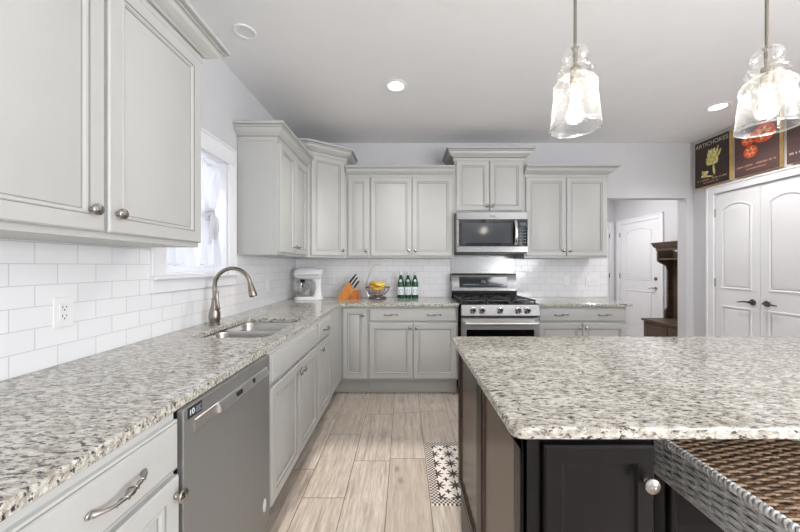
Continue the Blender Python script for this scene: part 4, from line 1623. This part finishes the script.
pts = [(-0.10, 0.0, 0.012), (-0.118, 0.0, 0.06), (-0.128, 0.0, 0.13), (-0.118, 0, 0.22), (-0.09, 0, 0.31), (-0.045, 0, 0.375), (-0.005, 0, 0.388), (0.012, 0, 0.37), (0.012, 0, 0.355)]
MB().tube(pts, 0.0045, 8).build('banana_hook', chrome, r, smooth=60)


def banana(label, loc, rz, ry):
    b = MB()
    pts, rs = [], []
    for i in range(15):
        t = -1 + 2 * i / 14
        a = t * 0.85
        pts.append((0.1 * math.sin(a) * 1.0, 0, 0.1 * (1 - math.cos(a))))
        rs.append(0.0205 * max(0.28, (1 - abs(t) ** 5)) if i not in (0,) else 0.004)
    b.tube(pts, rs, 8)
    o = b.build('banana', banana_skin, None, loc, (0, ry, rz), smooth=60)
    return tag(o, label, 'fruit', 'bananas in the wire basket')


bz = CT + 0.125
banana('ripe yellow banana at the front of the wire fruit basket', (FX - 0.004, FY - 0.052, bz - 0.014), 0.08, 0.05)
banana('ripe yellow banana in the middle of the lower layer of the wire fruit basket', (FX + 0.004, FY, bz - 0.016), 0.0, -0.05)
banana('ripe yellow banana at the back of the lower layer of the wire fruit basket', (FX, FY + 0.052, bz - 0.014), -0.08, 0.0)
banana('ripe yellow banana on top of the bananas in the basket, nearer the viewer', (FX + 0.018, FY - 0.03, bz + 0.032), 0.06, 0.16)
banana('ripe yellow banana on top of the bananas in the basket, nearer the wall', (FX - 0.014, FY + 0.03, bz + 0.032), -0.06, -0.14)

# ------------------------------------------------------------------ green bottles
r = thing('water_bottle', 'green glass bottle with white labels, leftmost of three, beside the fruit basket', 'bottle', (-0.038, 3.66, CT + 0.001), 0, 'green bottles on the back counter')
bp = [(0.0, 0.004), (0.03, 0.0), (0.037, 0.003), (0.0385, 0.01), (0.0385, 0.155), (0.036, 0.18), (0.028, 0.21), (0.019, 0.24), (0.015, 0.262), (0.0145, 0.285), (0.0155, 0.288), (0.0, 0.289)]
MB().lathe(bp, 28).build('bottle_glass', green_glass, r, smooth=50)
lb = MB().lathe([(0.0388, 0.038), (0.0392, 0.039), (0.0392, 0.128), (0.0388, 0.129)], 28, cap=False).build('body_label', paper_white, r)
b = MB()
for k in range(3):
    a = -PI / 2 - 0.45 + 0.45 * k
    b.sphere((0.0392 * math.cos(a), 0.0392 * math.sin(a), 0.09 + 0.01 * (k % 2)), 0.007, 10, sc=(0.8, 0.3, 1.0))
b.tube([(0.0396 * math.cos(a), 0.0396 * math.sin(a), 0.068) for a in [-PI / 2 - 0.6 + 0.1 * i for i in range(13)]], 0.0016, 5)
b.build('label_print', ink_grey, lb)
b = MB().lathe([(0.0, 0), (0.0165, 0), (0.0165, 0.0025), (0.0, 0.003)], 20, mat=Matrix.Translation((0, -0.0305, 0.200)) @ Matrix.Rotation(PI / 2 - 0.26, 4, 'X'))
b.build('shoulder_label', paper_white, r)
MB().lathe([(0.0, 0.297), (0.0155, 0.297), (0.0165, 0.292), (0.0165, 0.266), (0.0158, 0.262)], 20, cap=False).build('bottle_cap', M('silver_foil', sr(206, 206, 208), 0.35, 0.7), r)
dup(r, (0.045, 3.66, CT + 0.001), 'green glass bottle with white labels, the middle one of three on the back counter')
dup(r, (0.127, 3.66, CT + 0.001), 'green glass bottle with white labels, rightmost of three, nearest the range')

# ------------------------------------------------------------------ signs over the pantry doors (face -X)
def sign(label, y1, mat):
    r = thing('wall_sign', label, 'sign', (XR - 0.001, y1, 2.19), -PI / 2, 'vegetable signs above the pantry doors')
    MB().box(0, 0.39, -0.04, 0, 0, 0.52).build('wood_box', wood_edge, r, smooth=0)
    MB().box(-0.0, 0.39, -0.043, -0.0402, 0, 0.52).build('printed_face', mat, r, smooth=0)
    return r


def word_dashes(b, x0, x1, z, hgt, seed, y=-0.0445):
    rnd = random.Random(seed)
    x = x0
    while x < x1:
        w_ = rnd.uniform(0.006, 0.012)
        if rnd.random() < 0.12:
            x += 0.012
        b.box(x, min(x1, x + w_), y, y + 0.0013, z + rnd.uniform(0, 0.002), z + hgt * rnd.uniform(0.75, 1.0))
        x += w_ + 0.003


def leaf(b, cx, cz, ln, wd_, ang, y):
    pts = []
    for i in range(12):
        t = 2 * PI * i / 12
        u, v = math.cos(t) * ln / 2, math.sin(t) * wd_ / 2 * (1 - 0.35 * math.cos(t))
        pts.append((cx + u * math.cos(ang) - v * math.sin(ang), cz + u * math.sin(ang) + v * math.cos(ang)))
    b.prism(pts, y - 0.0012, y, 'y')


s1 = sign('dark wooden sign with pale artichokes, leftmost above the pantry doors', 3.716, poster_dark)
text_obj('sign_lettering', 'ARTICHOKES', 0.062, ink_cream, s1, (0.195, -0.0436, 0.468), (PI / 2, 0, 0))
b = MB()
rnd = random.Random(3)
for row in range(5):
    for k in range(5 - row // 2):
        n_ = 5 - row // 2
        xx = 0.205 + (k - (n_ - 1) / 2) * 0.026
        leaf(b, xx, 0.25 + row * 0.03, 0.06, 0.03, PI / 2 - (k - (n_ - 1) / 2) * 0.25, -0.0432 - 0.0009 * (row + k % 2))
for k in range(6):
    leaf(b, 0.105 + 0.018 * (k % 3), 0.125 + 0.028 * (k // 3), 0.06, 0.03, 0.5 + k * 0.5, -0.0432 - 0.0008 * k)
leaf(b, 0.225, 0.17, 0.13, 0.024, PI / 2 + 0.1, -0.0434)
leaf(b, 0.285, 0.33, 0.09, 0.022, PI / 2 - 0.5, -0.0434)
leaf(b, 0.265, 0.375, 0.08, 0.02, PI / 2 - 0.2, -0.0434)
leaf(b, 0.175, 0.10, 0.10, 0.018, -0.25, -0.0434)
b.build('artichoke_picture', leaf_print, s1)
b = MB()
word_dashes(b, 0.03, 0.17, 0.062, 0.017, 1)
word_dashes(b, 0.205, 0.365, 0.062, 0.017, 2)
b.build('small_print', ink_tan, s1)
b = MB()
word_dashes(b, 0.10, 0.29, 0.032, 0.011, 5)
b.build('small_print', ink_tan, s1)

s2 = sign('plum-brown wooden sign with red tomatoes, second from the left above the pantry doors', 3.272, poster_plum)
b = MB()
for cx, cz, rr, rz_ in ((0.262, 0.365, 0.088, 1.12), (0.128, 0.35, 0.06, 1.05), (0.15, 0.225, 0.06, 1.05)):
    pts = [(cx + rr * rz_ * math.cos(2 * PI * i / 28), cz + rr * math.sin(2 * PI * i / 28)) for i in range(28)]
    b.prism(pts, -0.0442, -0.043, 'y')
tp = b.build('tomato_picture', tomato_print, s2)
b = MB()
for cx, cz, rr in ((0.262, 0.365, 0.088), (0.128, 0.35, 0.06), (0.15, 0.225, 0.06)):
    for k in range(6):
        a = k * PI / 3 + 0.3
        leaf(b, cx + 0.5 * rr * math.cos(a) * 1.1, cz + 0.5 * rr * math.sin(a), rr * 0.62, rr * 0.34, a, -0.0443)
b.build('tomato_slice_picture', tomato_flesh, s2)
b = MB()
leaf(b, 0.266, 0.365, 0.03, 0.012, 0.3, -0.0456)
b.build('stem_picture', M('stem_green', sr(84, 100, 50), 0.6), s2)
b = MB()
word_dashes(b, 0.025, 0.17, 0.085, 0.018, 11)
word_dashes(b, 0.20, 0.365, 0.085, 0.018, 12)
b.build('small_print', ink_tan, s2)
b = MB()
word_dashes(b, 0.11, 0.28, 0.05, 0.012, 13)
b.build('small_print', ink_tan, s2)

s3 = sign('plum-brown wooden sign at the right edge of the picture, above the pantry doors', 2.826, poster_plum)
b = MB()
word_dashes(b, 0.02, 0.17, 0.075, 0.02, 21)
word_dashes(b, 0.21, 0.36, 0.075, 0.02, 22)
b.build('small_print', ink_cream, s3)

# ------------------------------------------------------------------ hall tree (front faces -X) : local x runs toward -Y
r = thing('hall_tree', 'dark walnut hall tree with bench and crowned top, seen through the passage', 'hall tree', (HX - 0.002, 4.85, 0), -PI / 2)
b = MB()
Lh = 0.92
b.box(0.012, Lh, -0.46, 0.0, 0.05, 0.455, bev=0.003)
b.build('bench_base', walnut, r)
MB().box(-0.012, Lh + 0.012, -0.485, 0.0, 0.455, 0.486, bev=0.004).build('bench_top', walnut, r)
for x0, x1 in ((0.04, 0.45), (0.47, Lh - 0.03)):
    bb = MB().panel(x0, x1, 0.09, 0.42, [(0, -0.458, 0), (0, -0.472, 0), (0.05, -0.474, 0), (0.055, -0.468, 0), (0.06, -0.468, 0)])
    bb.build('bench_panel', walnut, r)
MB().box(0.03, Lh - 0.03, -0.03, -0.005, 0.486, 1.5, bev=0.002).build('back_panel', walnut, r)
prof = [(-0.14, 0.486), (0, 0.486), (0, 1.52), (-0.25, 1.52), (-0.25, 1.36), (-0.21, 1.33), (-0.12, 1.29), (-0.10, 1.22), (-0.10, 0.66), (-0.14, 0.60)]
for x0 in (0.0, Lh - 0.03):
    MB().prism(prof, x0, x0 + 0.03, 'x').build('side_bracket', walnut, r, smooth=0)
MB().box(0.03, Lh - 0.03, -0.245, -0.03, 1.375, 1.40).build('shelf', walnut, r)
b = MB().crown([(-0.002, 0.0), (-0.002, -0.252), (Lh + 0.002, -0.252), (Lh + 0.002, 0.0)], 1.515, scale_crown(0.05, 0.125))
b.build('crown_molding', walnut, r, smooth=25)
for x in (0.05, Lh - 0.05):
    for y in (-0.42, -0.04):
        MB().cyl((x, y, 0), (x, y, 0.06), 0.022, 0.028, 12).build('foot', walnut, r)
for x in (0.25, 0.46, 0.67):
    b = MB().tube([(x, -0.03, 1.2), (x, -0.07, 1.19), (x, -0.09, 1.215), (x, -0.088, 1.24)], 0.006, 8)
    b.build('coat_hook', bronze, r)
